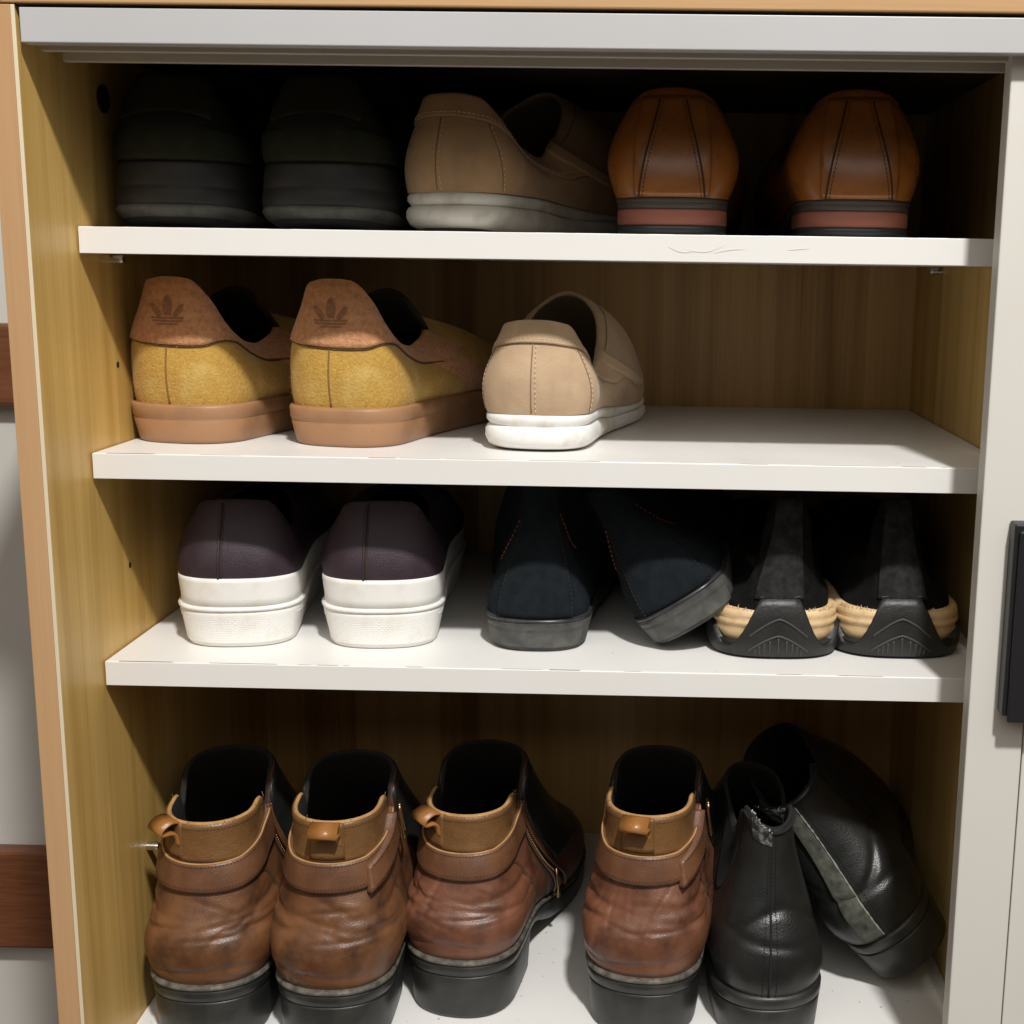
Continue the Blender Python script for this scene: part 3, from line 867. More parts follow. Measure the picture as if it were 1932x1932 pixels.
# ---- suede slip-on loafers with white soles
def suede_loafer(x, y, z, phi, mt, label, sole_m, spring):
    r = place('loafer', label, 'loafer', x, y, z, phi, group='suede loafers with white soles')
    plan = dict(L=0.272, wh=0.069, rh=0.034, wb=0.094, ub=0.190, pe=0.78, pt=0.95, waist=0.003, bend=0.006)
    upl = dict(plan); upl.update(wh=0.071)
    col = dict(L=0.130, wh=0.048, rh=0.026, wb=0.058, ub=0.085, pe=0.75, pt=0.9)
    z0 = {0: .0245, .06: .0240, .12: .019, .16: .0165, .272: .0175}
    sh = Shoe(upl, z0, col, {0: .0845, .08: .0825, .15: .073, .22: .057, .29: .050, .35: .066, .42: .090, .5: .1015}, 0.009,
              dict(o1={0: .005, .12: .006, .3: .006, .5: .003}, h1={0: .024, .2: .018, .4: .022, .5: .030},
                   o2={0: .008, .15: .014, .25: .012, .38: .030, .5: .055}, h2={0: .032, .2: .018, .3: .012, .4: .02, .5: .012}),
              disp=lambda q, t: 0.0008 * np.sin(q * 40 + 2) * np.sin(math.pi * t))
    zb = {0: .003, .03: .0008, .06: 0, .21: 0, .272: .004} if spring else {0: .0012, .04: 0, .22: 0, .272: .003}
    zm = {0: .0165, .06: .0160, .12: .0115, .272: .0115}
    so = slab('sole', plan, zb, zm, [(0, -.007), (.06, -.0035), (.2, .0000), (.5, .0022), (.8, .0020), (.95, .0006), (1.0, -.0010)], sole_m, r)
    slab('sole_rim', plan, zm, z0, [(0, -.0012), (.12, -.0006), (.4, .0012), (.75, .0012), (1.0, -.0002), (1.0, -.003)], sole_m, so)
    slab('outsole_tread', plan, {0: .0008, .05: -.0, .272: .0}, {0: .004, .05: .0015, .272: .004}, [(0, -.009), (1, -.0072)], M['heel_dark'], so)
    sh.upper(r, mt, M['lining_beige'], mt)
    bf = pchip([-.36, -.3, -.22, -.12, 0, .12, .22, .3, .36], [.030, .034, .044, .062, .071, .062, .044, .034, .030])
    col_f = lambda q: KF({0: .0845, .08: .0825, .15: .073, .22: .057, .29: .050, .35: .066, .42: .09, .5: .1015})(np.abs(q))
    lo = lambda q: np.minimum(col_f(q) - .012, np.where(np.abs(q) < .1, .0715, bf(q)))
    lf = pchip([0, .10, .16, .22, .28, .33], [.0705, .0675, .060, .046, .038, .042])
    lo = lambda q: lf(np.abs(q))
    band = sh.patch('collar_band', -.325, .325, lo, .2, mt, r, off=.0013, nq=90, nt=10)
    qs = np.linspace(-.32, .32, 120)
    sh.seam('seam', qs, sh.at_h(qs, lo(qs) - .0004), .0005, M['seam_beige'], band)
    sh.stitches([(qs, sh.at_h(qs, lo(qs) + .0026))], M['thread_beige'], band, step=.0030, r=.00034, off=.0014)
    q_, t_ = seam_path(sh, 0.0, .026, .0705)
    sh.seam('seam', q_, t_, .00045, M['seam_beige'], r)
    p1 = seam_path(sh, .004, .026, .0705)
    p2 = seam_path(sh, lambda t: .128 - .022 * t, .026, .066)
    p3 = seam_path(sh, lambda t: -.128 + .022 * t, .026, .066)
    for p in (p2, p3): sh.seam('seam', p[0], p[1], .0004, M['seam_beige'], r)
    sh.stitches([p1, (p2[0] + .004, p2[1]), (p3[0] - .004, p3[1])], M['thread_beige'], r, step=.0032, r=.00032)
    # vamp piece and side tag where collar meets vamp
    for sg in (1, -1):
        a, b = sorted((sg * .318, sg * .338))
        sh.patch('side_tag', a, b, .034, .2, mt, r, off=.0032, nq=6, nt=10)
    qs = np.linspace(.34, .66, 60)
    ts = np.full(60, .93)
    sh.seam('seam', qs, ts, .0005, M['seam_beige'], r)
    return r
suede_loafer(0.2745, 0.0945, Z2, 6.0, M['suede_beige'], 'beige suede loafer alone on the second shelf, its toe pointing into the empty right half', M['eva_white'], False)
suede_loafer(0.2165, 0.088, Z1, 24.0, M['suede_taupe_shade'], 'taupe suede loafer on the top shelf turned to show its side and white sole', M['rubber_offwhite'], True)

# ---- tan leather loafers with stacked heels
def leather_loafer(x, y, phi, label, lean=0.0):
    r = place('loafer', label, 'loafer', x, y, Z1, phi, group='tan leather loafers with stacked heels')
    plan = dict(L=0.285, wh=0.0705, rh=0.032, wb=0.096, ub=0.20, pe=0.82, pt=1.0, waist=0.005)
    upl = dict(plan); upl.update(wh=0.0725)
    col = dict(L=0.125, wh=0.060, rh=0.028, wb=0.062, ub=0.085, pe=0.90)
    z0 = {0: .0232, .075: .0225, .14: .012, .285: .012}
    sh = Shoe(upl, z0, col, {0: .0905, .05: .0895, .10: .0845, .16: .075, .22: .064, .3: .057, .4: .072, .5: .085}, 0.016,
              dict(o1={0: .003, .12: .0075, .3: .008, .5: .004}, h1={0: .026, .2: .02, .5: .026},
                   o2={0: .006, .1: .016, .2: .018, .38: .03, .5: .06}, h2={0: .026, .12: .026, .3: .012, .5: .012}))
    for nm, a, b, m_, of in (('heel_tip', 0.0, .0062, 'heel_rubber', -.0002), ('heel_lift', .0063, .0163, 'heel_red', 0.0), ('heel_seat', .0164, .0224, 'heel_dark', .0003)):
        slab(nm, plan, a, b, [(0, of - .0012), (.12, of), (.88, of), (1, of - .0005)], M[m_], r, umax=.068)
    slab('sole', plan, {0: .0200, .068: .0196, .13: .004, .19: 0, .285: .005}, {0: .0232, .075: .0226, .14: .012, .285: .012}, [(0, -.001), (.2, .0008), (.9, .0008), (1, -.002)], M['heel_dark'], r)
    sh.upper(r, M['leather_tan'], M['lining'], M['leather_tan'])
    L_ = lambda t: -.052 + .028 * t
    R_ = lambda t: .052 - .030 * t
    stay = sh.patch('back_stay', -.062, .062, .0236, .0855, M['leather_tan'], r, off=.0010, nq=20, nt=20)
    for f, sg in ((L_, -1), (R_, 1)):
        a = seam_path(sh, f, .0236, .083, 22)
        sh.seam('seam', a[0], a[1], .0006, M['thread_dark'], r, off=.0011)
        sh.stitches([(a[0] - sg * .007, a[1])], M['thread_dark'], r, step=.0026, r=.0003, off=.0013)
    qs = np.linspace(-.3, .3, 80)
    cz = KF({0: .0905, .05: .0895, .10: .085, .16: .074, .22: .062, .3: .056})
    tt = sh.at_h(qs, cz(np.abs(qs)) - .0065)
    sh.seam('seam', qs, tt, .0004, M['thread_dark'], r)
    sh.stitches([(qs, sh.at_h(qs, cz(np.abs(qs)) - .0045))], M['thread_brown'], r, step=.0024, r=.00028)
    return r
leather_loafer(0.3622, 0.087, 2.0, 'tan leather loafer with red stacked heel, beside the taupe suede loafer')
leather_loafer(0.4785, 0.087, 0.5, 'tan leather loafer with red stacked heel at the right end of the top shelf')

# ---- dark olive sneakers, heels to the front
def olive_sneaker(x, y, phi, label):
    r = place('sneaker', label, 'sneaker', x, y, Z1, phi, group='dark olive sneakers')
    plan = dict(L=0.290, wh=0.084, rh=0.040, wb=0.100, ub=0.200, pe=0.88, pt=0.95, waist=0.004)
    upl = dict(plan); upl.update(wh=0.079)
    col = dict(L=0.115, wh=0.050, rh=0.028, wb=0.056, ub=0.075, pe=0.85)
    z0 = {0: .0415, .1: .038, .29: .034}
    sh = Shoe(upl, z0, col, {0: .0935, .06: .094, .11: .0905, .17: .079, .23: .071, .3: .073, .4: .094, .5: .108}, 0.014,
              dict(o1={0: .004, .12: .006, .3: .006, .5: .004}, h1={0: .022, .2: .018, .4: .024, .5: .03},
                   o2={0: .005, .12: .012, .25: .010, .4: .03, .5: .07}, h2={0: .022, .15: .018, .3: .012, .5: .012}),
              disp=lambda q, t: .0008 * np.sin(q * 30) * np.sin(math.pi * t))
    zb = {0: .0045, .02: .0015, .04: 0, .22: 0, .29: .010}
    so = slab('sole', plan, zb, z0, [(0, -.010), (.08, -.0045), (.22, .0005), (.40, .0024), (.56, .0018), (.585, .0008), (.61, .0014), (.80, .0006), (.94, .0000), (1, -.001), (1, -.003)], M['sole_dark'], r)
    slab('worn_heel_edge', plan, {0: .0075, .03: .005, .06: .004, .08: .0035}, {0: .0150, .03: .0125, .06: .0085, .08: .0060}, [(0, -.0030), (.3, .0002), (.75, .0024), (1, .0018), (1, -.004)], M['sole_worn'], so, umax=.078)
    sh.upper(r, M['suede_olive'], M['lining'], M['suede_olive'])
    sh.patch('heel_counter', -.21, .21, .0425, lambda q: .0635 - .10 * np.abs(q) ** 1.5, M['suede_olive'], r, off=.0016, nq=50, nt=8)
    sh.patch('pull_loop_gap', -.070, .075, lambda q: .0600 + .0040 * (np.abs(q) / .075) ** 2, lambda q: .0705 - .0062 * (np.abs(q) / .075) ** 2, M['elastic'], r, off=.0019, nq=30, nt=6)
    tabp = sh.patch('heel_tab', -.088, .092, lambda q: .0702 - .0058 * (np.abs(q) / .09) ** 2 + .012 * np.clip((np.abs(q) - .078) / .012, 0, 1), .3, M['suede_olive'], r, off=.0030, nq=40, nt=10)
    for sg in (1, -1):
        a = seam_path(sh, lambda t: sg * (.15 + .03 * t), .043, .074, 20)
        sh.seam('seam', a[0], a[1], .0006, M['elastic'], r, off=.0002)
    # padded tongue standing behind the heel collar
    V, F = [], []
    n1, n2 = 14, 11
    for i in range(n1):
        t = i / (n1 - 1)
        for k in range(n2):
            a = (k / (n2 - 1) - .5) * 2
            V.append((a * (.030 - .006 * t ** 3), .126 - .034 * t + .006 * a * a, .070 + .036 * t - .006 * a * a * t))
    for i in range(n1 - 1):
        for k in range(n2 - 1):
            F.append((i * n2 + k, i * n2 + k + 1, (i + 1) * n2 + k + 1, (i + 1) * n2 + k))
    o = new_obj('tongue', V, F, M['suede_olive'], r)
    md = o.modifiers.new('thick', 'SOLIDIFY'); md.thickness = 0.007
    for k in range(4):
        qs = np.linspace(.445, .555, 12)
        sh.seam('lace', qs, np.full(12, .70 + .075 * k), .0020, M['suede_olive'], r, off=.004)
    return r
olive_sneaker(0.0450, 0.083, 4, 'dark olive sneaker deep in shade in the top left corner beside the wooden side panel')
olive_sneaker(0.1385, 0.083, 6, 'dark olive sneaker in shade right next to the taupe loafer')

# ---- aubergine sneakers with white cupsoles
def cup_sneaker(x, y, phi, label):
    r = place('sneaker', label, 'sneaker', x, y, Z3, phi, group='aubergine sneakers with white cupsoles')
    plan = dict(L=0.285, wh=0.0785, rh=0.034, wb=0.089, ub=0.195, pe=0.80, pt=0.95, waist=0.003)
    col = dict(L=0.125, wh=0.060, rh=0.028, wb=0.056, ub=0.080, pe=0.72)
    z0 = {0: .0485, .03: .0492, .06: .053, .10: .052, .285: .042}
    upl = dict(plan); upl.update(wh=0.0810)
    sh = Shoe(upl, {0: .046, .05: .047, .285: .040}, col, {0: .0985, .07: .097, .12: .088, .17: .074, .22: .066, .3: .064, .4: .082, .5: .092}, 0.016,
              dict(o1={0: .002, .12: .003, .3: .005, .5: .003}, h1={0: .020, .2: .012, .5: .02},
                   o2={0: .006, .12: .012, .25: .010, .4: .03, .5: .07}, h2={0: .020, .15: .014, .3: .008, .5: .010}))
    so = slab('sole', plan, 0.0, .0262, [(0, -.0060), (.03, -.0036), (.12, -.0026), (.80, .0012), (.90, .0018), (1, .0012)], M['rubber_white'], r)
    slab('sole_lip', plan, .0258, .0290, [(0, .0012), (.2, .0026), (.65, .0030), (1, .0014), (1, -.002)], M['rubber_white'], so)
    slab('foxing_band', plan, .0285, z0, [(0, .0008), (.3, .0010), (.85, .0022), (.96, .0020), (1, .0008), (1, -.003)], M['rubber_white'], so)
    slab('outsole_tread', plan, 0, .0016, [(0, -.0064), (1, -.0060)], M['sole_worn'], so)
    offp = lambda f: -.0022 + f * .0031
    wall_patch('heel_panel', plan, -.118, .118, .0035, .0215, offp, M['rubber_white'], so, th=.0004)
    # raised diamond grip on the heel panel: small pyramids
    V, F = [], []
    q_n, h_n = 46, 13
    for i in range(q_n):
        for k in range(h_n):
            qq = -.112 + .224 * (i + .5 * (k % 2)) / q_n
            f = (k + .8) / (h_n + .6)
            h = .0035 + .018 * f
            def pt(dq, dh, o):
                q = np.array([qq + dq]); v_, u_ = outline(q, **plan); nx, ny = sh_n(q)
                of = offp((h + dh - .0035) / .018) + .0004 + o
                return (v_[0] + nx[0] * of, u_[0] + ny[0] * of, h + dh)
            def sh_n(q, e=1e-4):
                v0, u0 = outline(q - e, **plan); v1, u1 = outline(q + e, **plan)
                l = np.hypot(v1 - v0, u1 - u0); return (u1 - u0) / l, -(v1 - v0) / l
            b = len(V)
            V += [pt(-.0021, 0, 0), pt(0, -.00062, 0), pt(.0021, 0, 0), pt(0, .00062, 0), pt(0, 0, .00026)]
            F += [(b, b + 1, b + 4), (b + 1, b + 2, b + 4), (b + 2, b + 3, b + 4), (b + 3, b, b + 4)]
    g = new_obj('grip_texture', V, F, M['rubber_white'], so, smooth=False)
    g['kind'] = 'stuff'
    for sg in (1, -1):
        qs = np.linspace(.125, .40, 50) * sg
        v_, u_ = outline(qs, **plan)
        e = 1e-4
        v0, u0 = outline(qs - e, **plan); v1, u1 = outline(qs + e, **plan)
        l = np.hypot(v1 - v0, u1 - u0); nx, ny = (u1 - u0) / l, -(v1 - v0) / l
        tube('sole_line', np.stack([v_ + nx * .0008, u_ + ny * .0008, np.full(50, .0205)], -1), .0006, M['rubber_white'], so, 6)
    sh.upper(r, M['purple'], M['lining'], M['purple'])
    a = seam_path(sh, -.014, .048, .097, 20)
    sh.seam('seam', a[0] - .003, a[1], .0009, M['purple'], r, off=.0004)
    sh.seam('seam', a[0] + .0012, a[1], .0006, M['thread_dark'], r, off=.0001)
    return r
cup_sneaker(0.0765, 0.092, -8.0, 'aubergine leather sneaker with white cupsole, the one nearer the left panel')
cup_sneaker(0.1725, 0.095, -5.0, 'aubergine leather sneaker with white cupsole, between its mate and the navy high-top')

# ---- navy canvas high-tops
def hightop(x, y, z, phi, label, tilt=0.0, lean=0.0):
    r = place('high_top_sneaker', label, 'sneaker', x, y, z, phi, tilt, group='navy canvas high-tops')
    plan = dict(L=0.280, wh=0.0690, rh=0.034, wb=0.098, ub=0.195, pe=0.82, pt=0.95, waist=0.002)
    col = dict(L=0.095, wh=0.026, rh=0.020, wb=0.046, ub=0.060, pe=0.9)
    sh = Shoe(plan, .0225, col, {0: .1115, .15: .1120, .3: .112, .5: .114}, 0.030,
              dict(o1={0: .006, .12: .006, .3: .006, .5: .004}, h1={0: .022, .2: .016, .5: .026},
                   o2={0: .002, .1: -.002, .2: -.003, .36: .02, .5: .045}, h2={0: .034, .2: .044, .4: .040, .5: .045}),
              disp=lambda q, t: .0010 * np.sin(q * 23) * np.sin(math.pi * t), lean=lean)
    so = slab('sole', plan, 0, .0205, [(0, -.006), (.03, -.003), (.15, -.0012), (.75, .0016), (1, .0016), (1, 0)], M['rubber_grey'], r)
    slab('foxing_stripe', plan, .0203, {0: .0235, .28: .0235}, [(0, .0008), (.3, .0022), (.7, .0022), (1, .0006), (1, -.002)], M['rubber_gloss'], so)
    wall_patch('heel_label', plan, -.115, .105, .0035, .0185, lambda f: -.0010 + f * .0024, M['rubber_grey'], so, th=.0006)
    sh.upper(r, M['canvas_navy'], M['lining'], M['canvas_navy'])
    st = sh.patch('back_stay', -.075, .075, .024, .2, M['canvas_navy'], r, off=.0012, nq=24, nt=20)
    for sg in (1, -1):
        a = seam_path(sh, sg * .07, .024, .108, 24)
        sh.stitches([a], M['thread_dark'], r, step=.003, r=.0003, off=.0014)
    p = seam_path(sh, lambda t: -.165 + .08 * t, .054, .086, 24)
    sh.stitches([p], M['thread_orange'], r, step=.0035, r=.0005, off=.0006)
    p = seam_path(sh, lambda t: .19 - .09 * t, .060, .090, 24)
    sh.stitches([p], M['thread_orange'], r, step=.0035, r=.0005, off=.0006)
    return r
hightop(0.2765, 0.0965, Z3, 0.5, 'upright navy canvas high-top with worn grey rubber sole beside the white-soled sneakers')
hightop(0.3845, 0.095, Z3 + 0.0187, 3.0, 'navy canvas high-top tipped over, leaning against its upright mate', tilt=-33, lean=-.010)

# ---- black knit trainers with cream midsoles
def trainer(x, y, phi, label, lean):
    r = place('running_shoe', label, 'running shoe', x, y, Z3, phi, group='black knit running shoes')
    plan = dict(L=0.285, wh=0.082, rh=0.036, wb=0.100, ub=0.20, pe=0.72, pt=0.95, waist=0.004)
    upl = dict(plan); upl.update(wh=0.074)
    col = dict(L=0.125, wh=0.044, rh=0.024, wb=0.056, ub=0.085, pe=0.9)
    z0 = {0: .033, .04: .033, .12: .030, .285: .028}
    sh = Shoe(upl, z0, col, {0: .1060, .04: .105, .068: .094, .095: .068, .125: .057, .18: .054, .26: .054, .36: .066, .5: .086}, 0.012,
              dict(o1={0: .000, .06: -.006, .12: .0, .3: .006, .5: .004}, h1={0: .022, .1: .012, .3: .014, .5: .02},
                   o2={0: .004, .06: .001, .12: .006, .25: .010, .4: .03, .5: .07}, h2={0: .034, .08: .03, .15: .012, .3: .008, .5: .01}), lean=lean)
    slab('midsole', plan, .006, {0: .0335, .04: .034, .12: .030, .285: .028},
         [(0, -.004), (.25, -.001), (.45, .0022), (.56, .0010), (.60, .0024), (.70, .0026), (.75, .0012), (.80, .0022), (.93, .0016), (1, -.001), (1, -.004)], M['foam_cream'], r)
    so = slab('outsole', plan, {0: .0012, .03: 0, .22: 0, .285: .006}, {0: .0115, .285: .011},
              [(0, -.008), (.08, -.003), (.5, .0012), (1, .0026), (1, -.003)], M['rubber_black'], r)
    # rubber heel clip: tall in the middle, falling in a scallop to each side
    def clip(qa, qb, top, nm='heel_clip', bot=.002):
        q = np.linspace(qa, qb, 40); nt = 9
        v_, u_ = outline(q, **plan); e = 1e-4
        v0, u0 = outline(q - e, **plan); v1, u1 = outline(q + e, **plan)
        l = np.hypot(v1 - v0, u1 - u0); nx, ny = (u1 - u0) / l, -(v1 - v0) / l
        V, F = [], []
        tp = top(q)
        for layer in (0.0046, -0.003):
            for i in range(len(q)):
                for k in range(nt):
                    f = k / (nt - 1); z = bot + (tp[i] - bot) * f
                    of = layer - (.0030 if z < .008 else 0) * (1 - z / .008) - max(0, z - .030) * .30
                    V.append((v_[i] + nx[i] * of + lean * max(0, z - .02) * .6 / .08, u_[i] + ny[i] * of, z))
        n = len(q)
        for i in range(n - 1):
            for k in range(nt - 1):
                F.append((i * nt + k, (i + 1) * nt + k, (i + 1) * nt + k + 1, i * nt + k + 1))
        b = n * nt
        for i in range(n - 1):
            F.append((i * nt + nt - 1, (i + 1) * nt + nt - 1, b + (i + 1) * nt + nt - 1, b + i * nt + nt - 1))
        for i in (0, n - 1):
            for k in range(nt - 1):
                F.append((i * nt + k, i * nt + k + 1, b + i * nt + k + 1, b + i * nt + k))
        return new_obj(nm, V, F, M['rubber_black'], r)
    tf = pchip([0, .020, .027, .044, .060, .074, .092, .112, .14, .16], [.0415, .0412, .035, .0195, .0110, .0082, .0085, .0190, .0225, .012])
    hc = clip(-.16, .16, lambda q: tf(np.abs(q)))
    tf2 = pchip([-.33, -.25, -.22, -.195, -.17], [.012, .022, .026, .024, .012])
    clip(-.30, -.175, lambda q: tf2(q), 'side_clip')
    clip(.175, .30, lambda q: tf2(-q), 'side_clip')
    def on_clip(q, z, o=.0001):
        q = np.asarray(q, float); z = np.asarray(z, float)
        v_, u_ = outline(q, **plan); e = 1e-4
        v0, u0 = outline(q - e, **plan); v1, u1 = outline(q + e, **plan)
        l = np.hypot(v1 - v0, u1 - u0); nx, ny = (u1 - u0) / l, -(v1 - v0) / l
        of = .0046 + o - np.where(z < .008, .003 * (1 - z / .008), 0) - np.maximum(0, z - .03) * .30
        return np.stack([v_ + nx * of + lean * np.maximum(0, z - .02) * .6 / .08, u_ + ny * of, z], -1)
    for zt, zl, w in ((.0285, .016, .034), (.0170, .0060, .036)):
        q = np.linspace(-w, w, 31)
        tube('chevron', on_clip(q, zt - (zt - zl) * np.abs(q) / w), .0008, M['rib_grey'], hc, 6)
    for k in range(9):
        q = (k - 4) * .0062
        zt = .0170 - (.011) * abs(q) / .036 - .0015
        tube('rib', on_clip(np.full(6, q), np.linspace(.0035, zt, 6)), .0006, M['rib_grey'], hc, 6)
    sh.upper(r, M['knit'], M['lining'], M['knit'], name='upper')
    stay = sh.patch('heel_stay', -.034, .034, .0405, .2, M['knit_stay'], r, off=.0014, nq=20, nt=22)
    qs = np.linspace(-.022, .022, 20)
    p = on_clip(qs, np.full(20, .0425), -.001)
    tube('torn_edge', p + np.stack([0 * qs, 0 * qs, .0004 * np.sin(qs * 400)], -1), .0006, M['rib_grey'], r, 5)
    # frayed upper edge of the cream foam
    V, F = [], []
    for sg in (1, -1):
        for i in range(16):
            q = sg * (.030 + .14 * i / 26 + rng.uniform(-.002, .002))
            p = on_clip([q], [.0335 + rng.uniform(-.001, .001)], -.003)[0]
            a = np.array([rng.uniform(-.0012, .0012), -.0006, rng.uniform(.0006, .0022)])
            k = len(V); w = rng.uniform(.0003, .001)
            V += [p + [-w, 0, -.0012], p + [w, 0, -.0012], p + a]
            F.append((k, k + 1, k + 2))
    g = new_obj('foam_fray', V, F, M['foam_cream'], r, smooth=False); g['kind'] = 'stuff'
    return r
trainer(0.4390, 0.094, -1.0, 'black knit running shoe with peeling cream midsole beside the tipped navy high-top', .006)
trainer(0.5220, 0.1005, 0.0, 'black knit running shoe with cream midsole nearest the sliding door', -.004)

# ---- brown buckle boots
def buckle_boot(x, y, phi, label, mt, buckle, zipside, lean=0.0, seed=0, hgt=0.0, tq=0.0):
    r = place('ankle_boot', label, 'boot', x, y, ZF, phi, group='brown leather buckle boots')
    plan = dict(L=0.290, wh=0.0760, rh=0.036, wb=0.093, ub=0.205, pe=0.88, pt=0.95, waist=0.005)
    upl = dict(plan); upl.update(wh=0.0755)
    col = dict(L=0.096, wh=0.0605, rh=0.032, wb=0.062, ub=0.066, pe=0.95, pt=0.9)
    z0 = {0: .0455, .07: .0445, .15: .028, .20: .021, .29: .020}
    H = .1525 + hgt
    cz = {0: H, .12: H + .0005, .19: H + .003, .225: H + .001, .255: H - .007, .275: H - .007, .30: H + .002, .35: H + .011, .43: H + .016, .5: H + .017}
    hf_ = (0, .003, -.002, .004, -.001)[seed % 5]
    for k_ in (.35, .43, .5): cz[k_] += hf_
    rs = np.random.RandomState(seed)
    ph = rs.uniform(0, 6, 6)
    gr = [(rs.uniform(-.17, .19), rs.uniform(.08, .56) if k_ > 9 else rs.uniform(.40, .56), rs.uniform(-.7, .7) if rs.rand() < .7 else rs.uniform(.9, 1.6), rs.uniform(.008, .028), rs.uniform(.0010, .0022), rs.uniform(.0003, .0009) * (1 if k_ < 10 else .6)) for k_ in range(20)]
    def disp(q, t):
        a_, h_ = np.asarray(q) * .32, np.asarray(t) * .12
        e = 0
        for gq, gt, an, ln, wd, dp in gr:
            x_, y_ = a_ - gq * .32, h_ - gt * .12
            u_, v_ = x_ * math.cos(an) + y_ * math.sin(an), -x_ * math.sin(an) + y_ * math.cos(an)
            v_ = v_ + 6 * u_ * u_
            e = e - dp * np.exp(-(u_ / ln) ** 2 - (v_ / wd) ** 2) + dp * .5 * np.exp(-(u_ / ln) ** 2 - ((v_ - 2.2 * wd) / (1.6 * wd)) ** 2)
        return e + disp0(q, t)
    def disp0(q, t):
        d = .0014 * np.sin(q * 26 + ph[0]) * np.sin(t * 9 + ph[1]) * np.sin(math.pi * t)
        # ankle creases
        a = np.abs((q + .5) % 1 - .5)
        d = d - .0022 * hollow(t - .50 - .25 * (a - .08), .030) * hollow(a - .12, .07)
        d = d - .0016 * hollow(t - .42 + .5 * (a - .06), .026) * hollow(a - .10, .05)
        d = d + .0018 * hollow(t - .30, .12) * hollow(q - .02, .12)
        d = d - .0013 * hollow(t - .12 - .02 * np.sin(q * 30 + ph[2]), .03) * hollow(q + .03, .11)
        d = d - .0009 * hollow(t - .36 - .3 * q, .014) * hollow(q - .05, .06)
        return d
    sh = Shoe(upl, z0, col, cz, .018,
              dict(o1={0: .015, .12: .021, .3: .016, .5: .004}, h1={0: .030, .2: .028, .4: .03, .5: .035},
                   o2={0: -.003, .15: -.004, .3: .010, .4: .03, .5: .055}, h2={0: .050, .2: .050, .4: .08, .5: .085}), disp=disp, lean=lean)
    slab('heel_block', plan, 0, .0335, [(0, -.0035), (.03, -.0015), (.1, -.0005), (.5, .0005), (.95, .0015), (1, .0010)], M['boot_sole'], r, umax=.074)
    so = slab('sole', plan, {0: .0337, .074: .0335, .14: .010, .20: 0, .25: .001, .29: .006}, {0: .0425, .07: .0418, .15: .0255, .20: .0185, .29: .0175},
              [(0, .0006), (.1, .0020), (.85, .0028), (1, .0018)], M['boot_sole'], r)
    slab('welt', plan, {0: .0423, .07: .0416, .15: .0253, .20: .0183, .29: .0173}, {0: .0462, .07: .0452, .15: .0286, .20: .0216, .29: .0206},
         [(0, .0018), (.3, .0036), (.7, .0034), (1, .0016), (1, -.003)], M['welt'], so)
    sh.upper(r, mt, M['lining'], M['raw_edge'], thick=.0030, nq=260, ns=84, rimq=.215)
    # collar band
    czf = KF(cz)
    sb, st = .1110 + hgt * .8, .1300 + hgt * .9
    cb = sh.patch('collar_band', -.215, .215, st - .004, .3, M['boot_collar'], r, off=.0008, nq=60, nt=10)
    qs = np.linspace(-.21, .21, 90)
    sh.stitches([(qs, sh.at_h(qs, czf(np.abs(qs)) - .0035))], M['thread_brown'], cb, step=.0024, r=.00032, off=.001)
    # strap round the ankle
    drop = lambda q: .004 * np.cos(q * 9)
    q0, q1 = -.27, .255
    slo = lambda q: sb - drop(q) + np.maximum(0, np.abs(q) - .08) * .05
    shi = lambda q: st - drop(q) + np.maximum(0, np.abs(q) - .08) * .07
    strap = sh.patch('ankle_strap', q0, q1, slo, shi, M['boot_strap'], r, off=.0034, nq=70, nt=10, bulge=.0008)
    qs = np.linspace(q0 + .01, q1 - .01, 90)
    sh.stitches([(qs, sh.at_h(qs, slo(qs) + .0024)), (qs, sh.at_h(qs, shi(qs) - .0024))], M['thread_dark'], strap, step=.0024, r=.0003, off=.0038)
    sh.seam('strap_edge', qs, sh.at_h(qs, shi(qs) - .0002), .0007, M['raw_edge'], strap, off=.0030)
    # heel counter seam sweeping down each side
    for sg in (1, -1):
        t = np.linspace(0, 1, 30)
        qq = sg * (.09 + .115 * t)
        hh = sb + .004 - .016 * t ** 1.5 - .050 * np.clip((t - .55) / .45, 0, 1) ** 2
        tt = sh.at_h(qq, hh)
        sh.seam('counter_seam', qq, tt, .0007, M['thread_brown'], r, off=.0003)
        sh.stitches([(qq + sg * .004, tt)], M['thread_dark'], r, step=.0025, r=.0003, off=.0004)
    sh.patch('front_flap', .295, .705, .45, .985, M['leather_black'], r, off=.0012, nq=30, nt=14, mode='s')
    # pull tab: leather loop from the back seam over the rim
    c0 = sh.S(tq, .985); nn = sh.N(tq, .97); ta = math.atan2(nn[0], -nn[1])
    tabw = .0098
    back = sh.patch('tab_base', tq - .036, tq + .036, st - .002, .3, M['boot_collar'], r, off=.0016, nq=10, nt=8)
    P = [c0 + np.array([0, .003, -.004]), c0 + np.array([0, .0018, .0020]), c0 + np.array([0, -.0035, .0040]), c0 + np.array([0, -.0080, .0028]),
         c0 + np.array([0, -.0118, .0002]), c0 + np.array([0, -.0130, -.0026]), c0 + np.array([0, -.0112, -.0046]), c0 + np.array([0, -.0064, -.0046]), c0 + np.array([0, -.0024, -.0062]), c0 + np.array([0, -.0008, -.014])]
    P = np.array(P)
    tt = np.linspace(0, len(P) - 1, 28)
    P = np.stack([pchip(np.arange(len(P)), P[:, k])(tt) for k in range(3)], -1)
    dP = P - c0; P = c0 + np.stack([dP[:, 0] * math.cos(ta) - dP[:, 1] * math.sin(ta), dP[:, 0] * math.sin(ta) + dP[:, 1] * math.cos(ta), dP[:, 2]], -1)
    T_ = np.gradient(P, axis=0); T_ /= np.linalg.norm(T_, axis=1)[:, None]
    wx = np.array([math.cos(ta), math.sin(ta), 0.0])
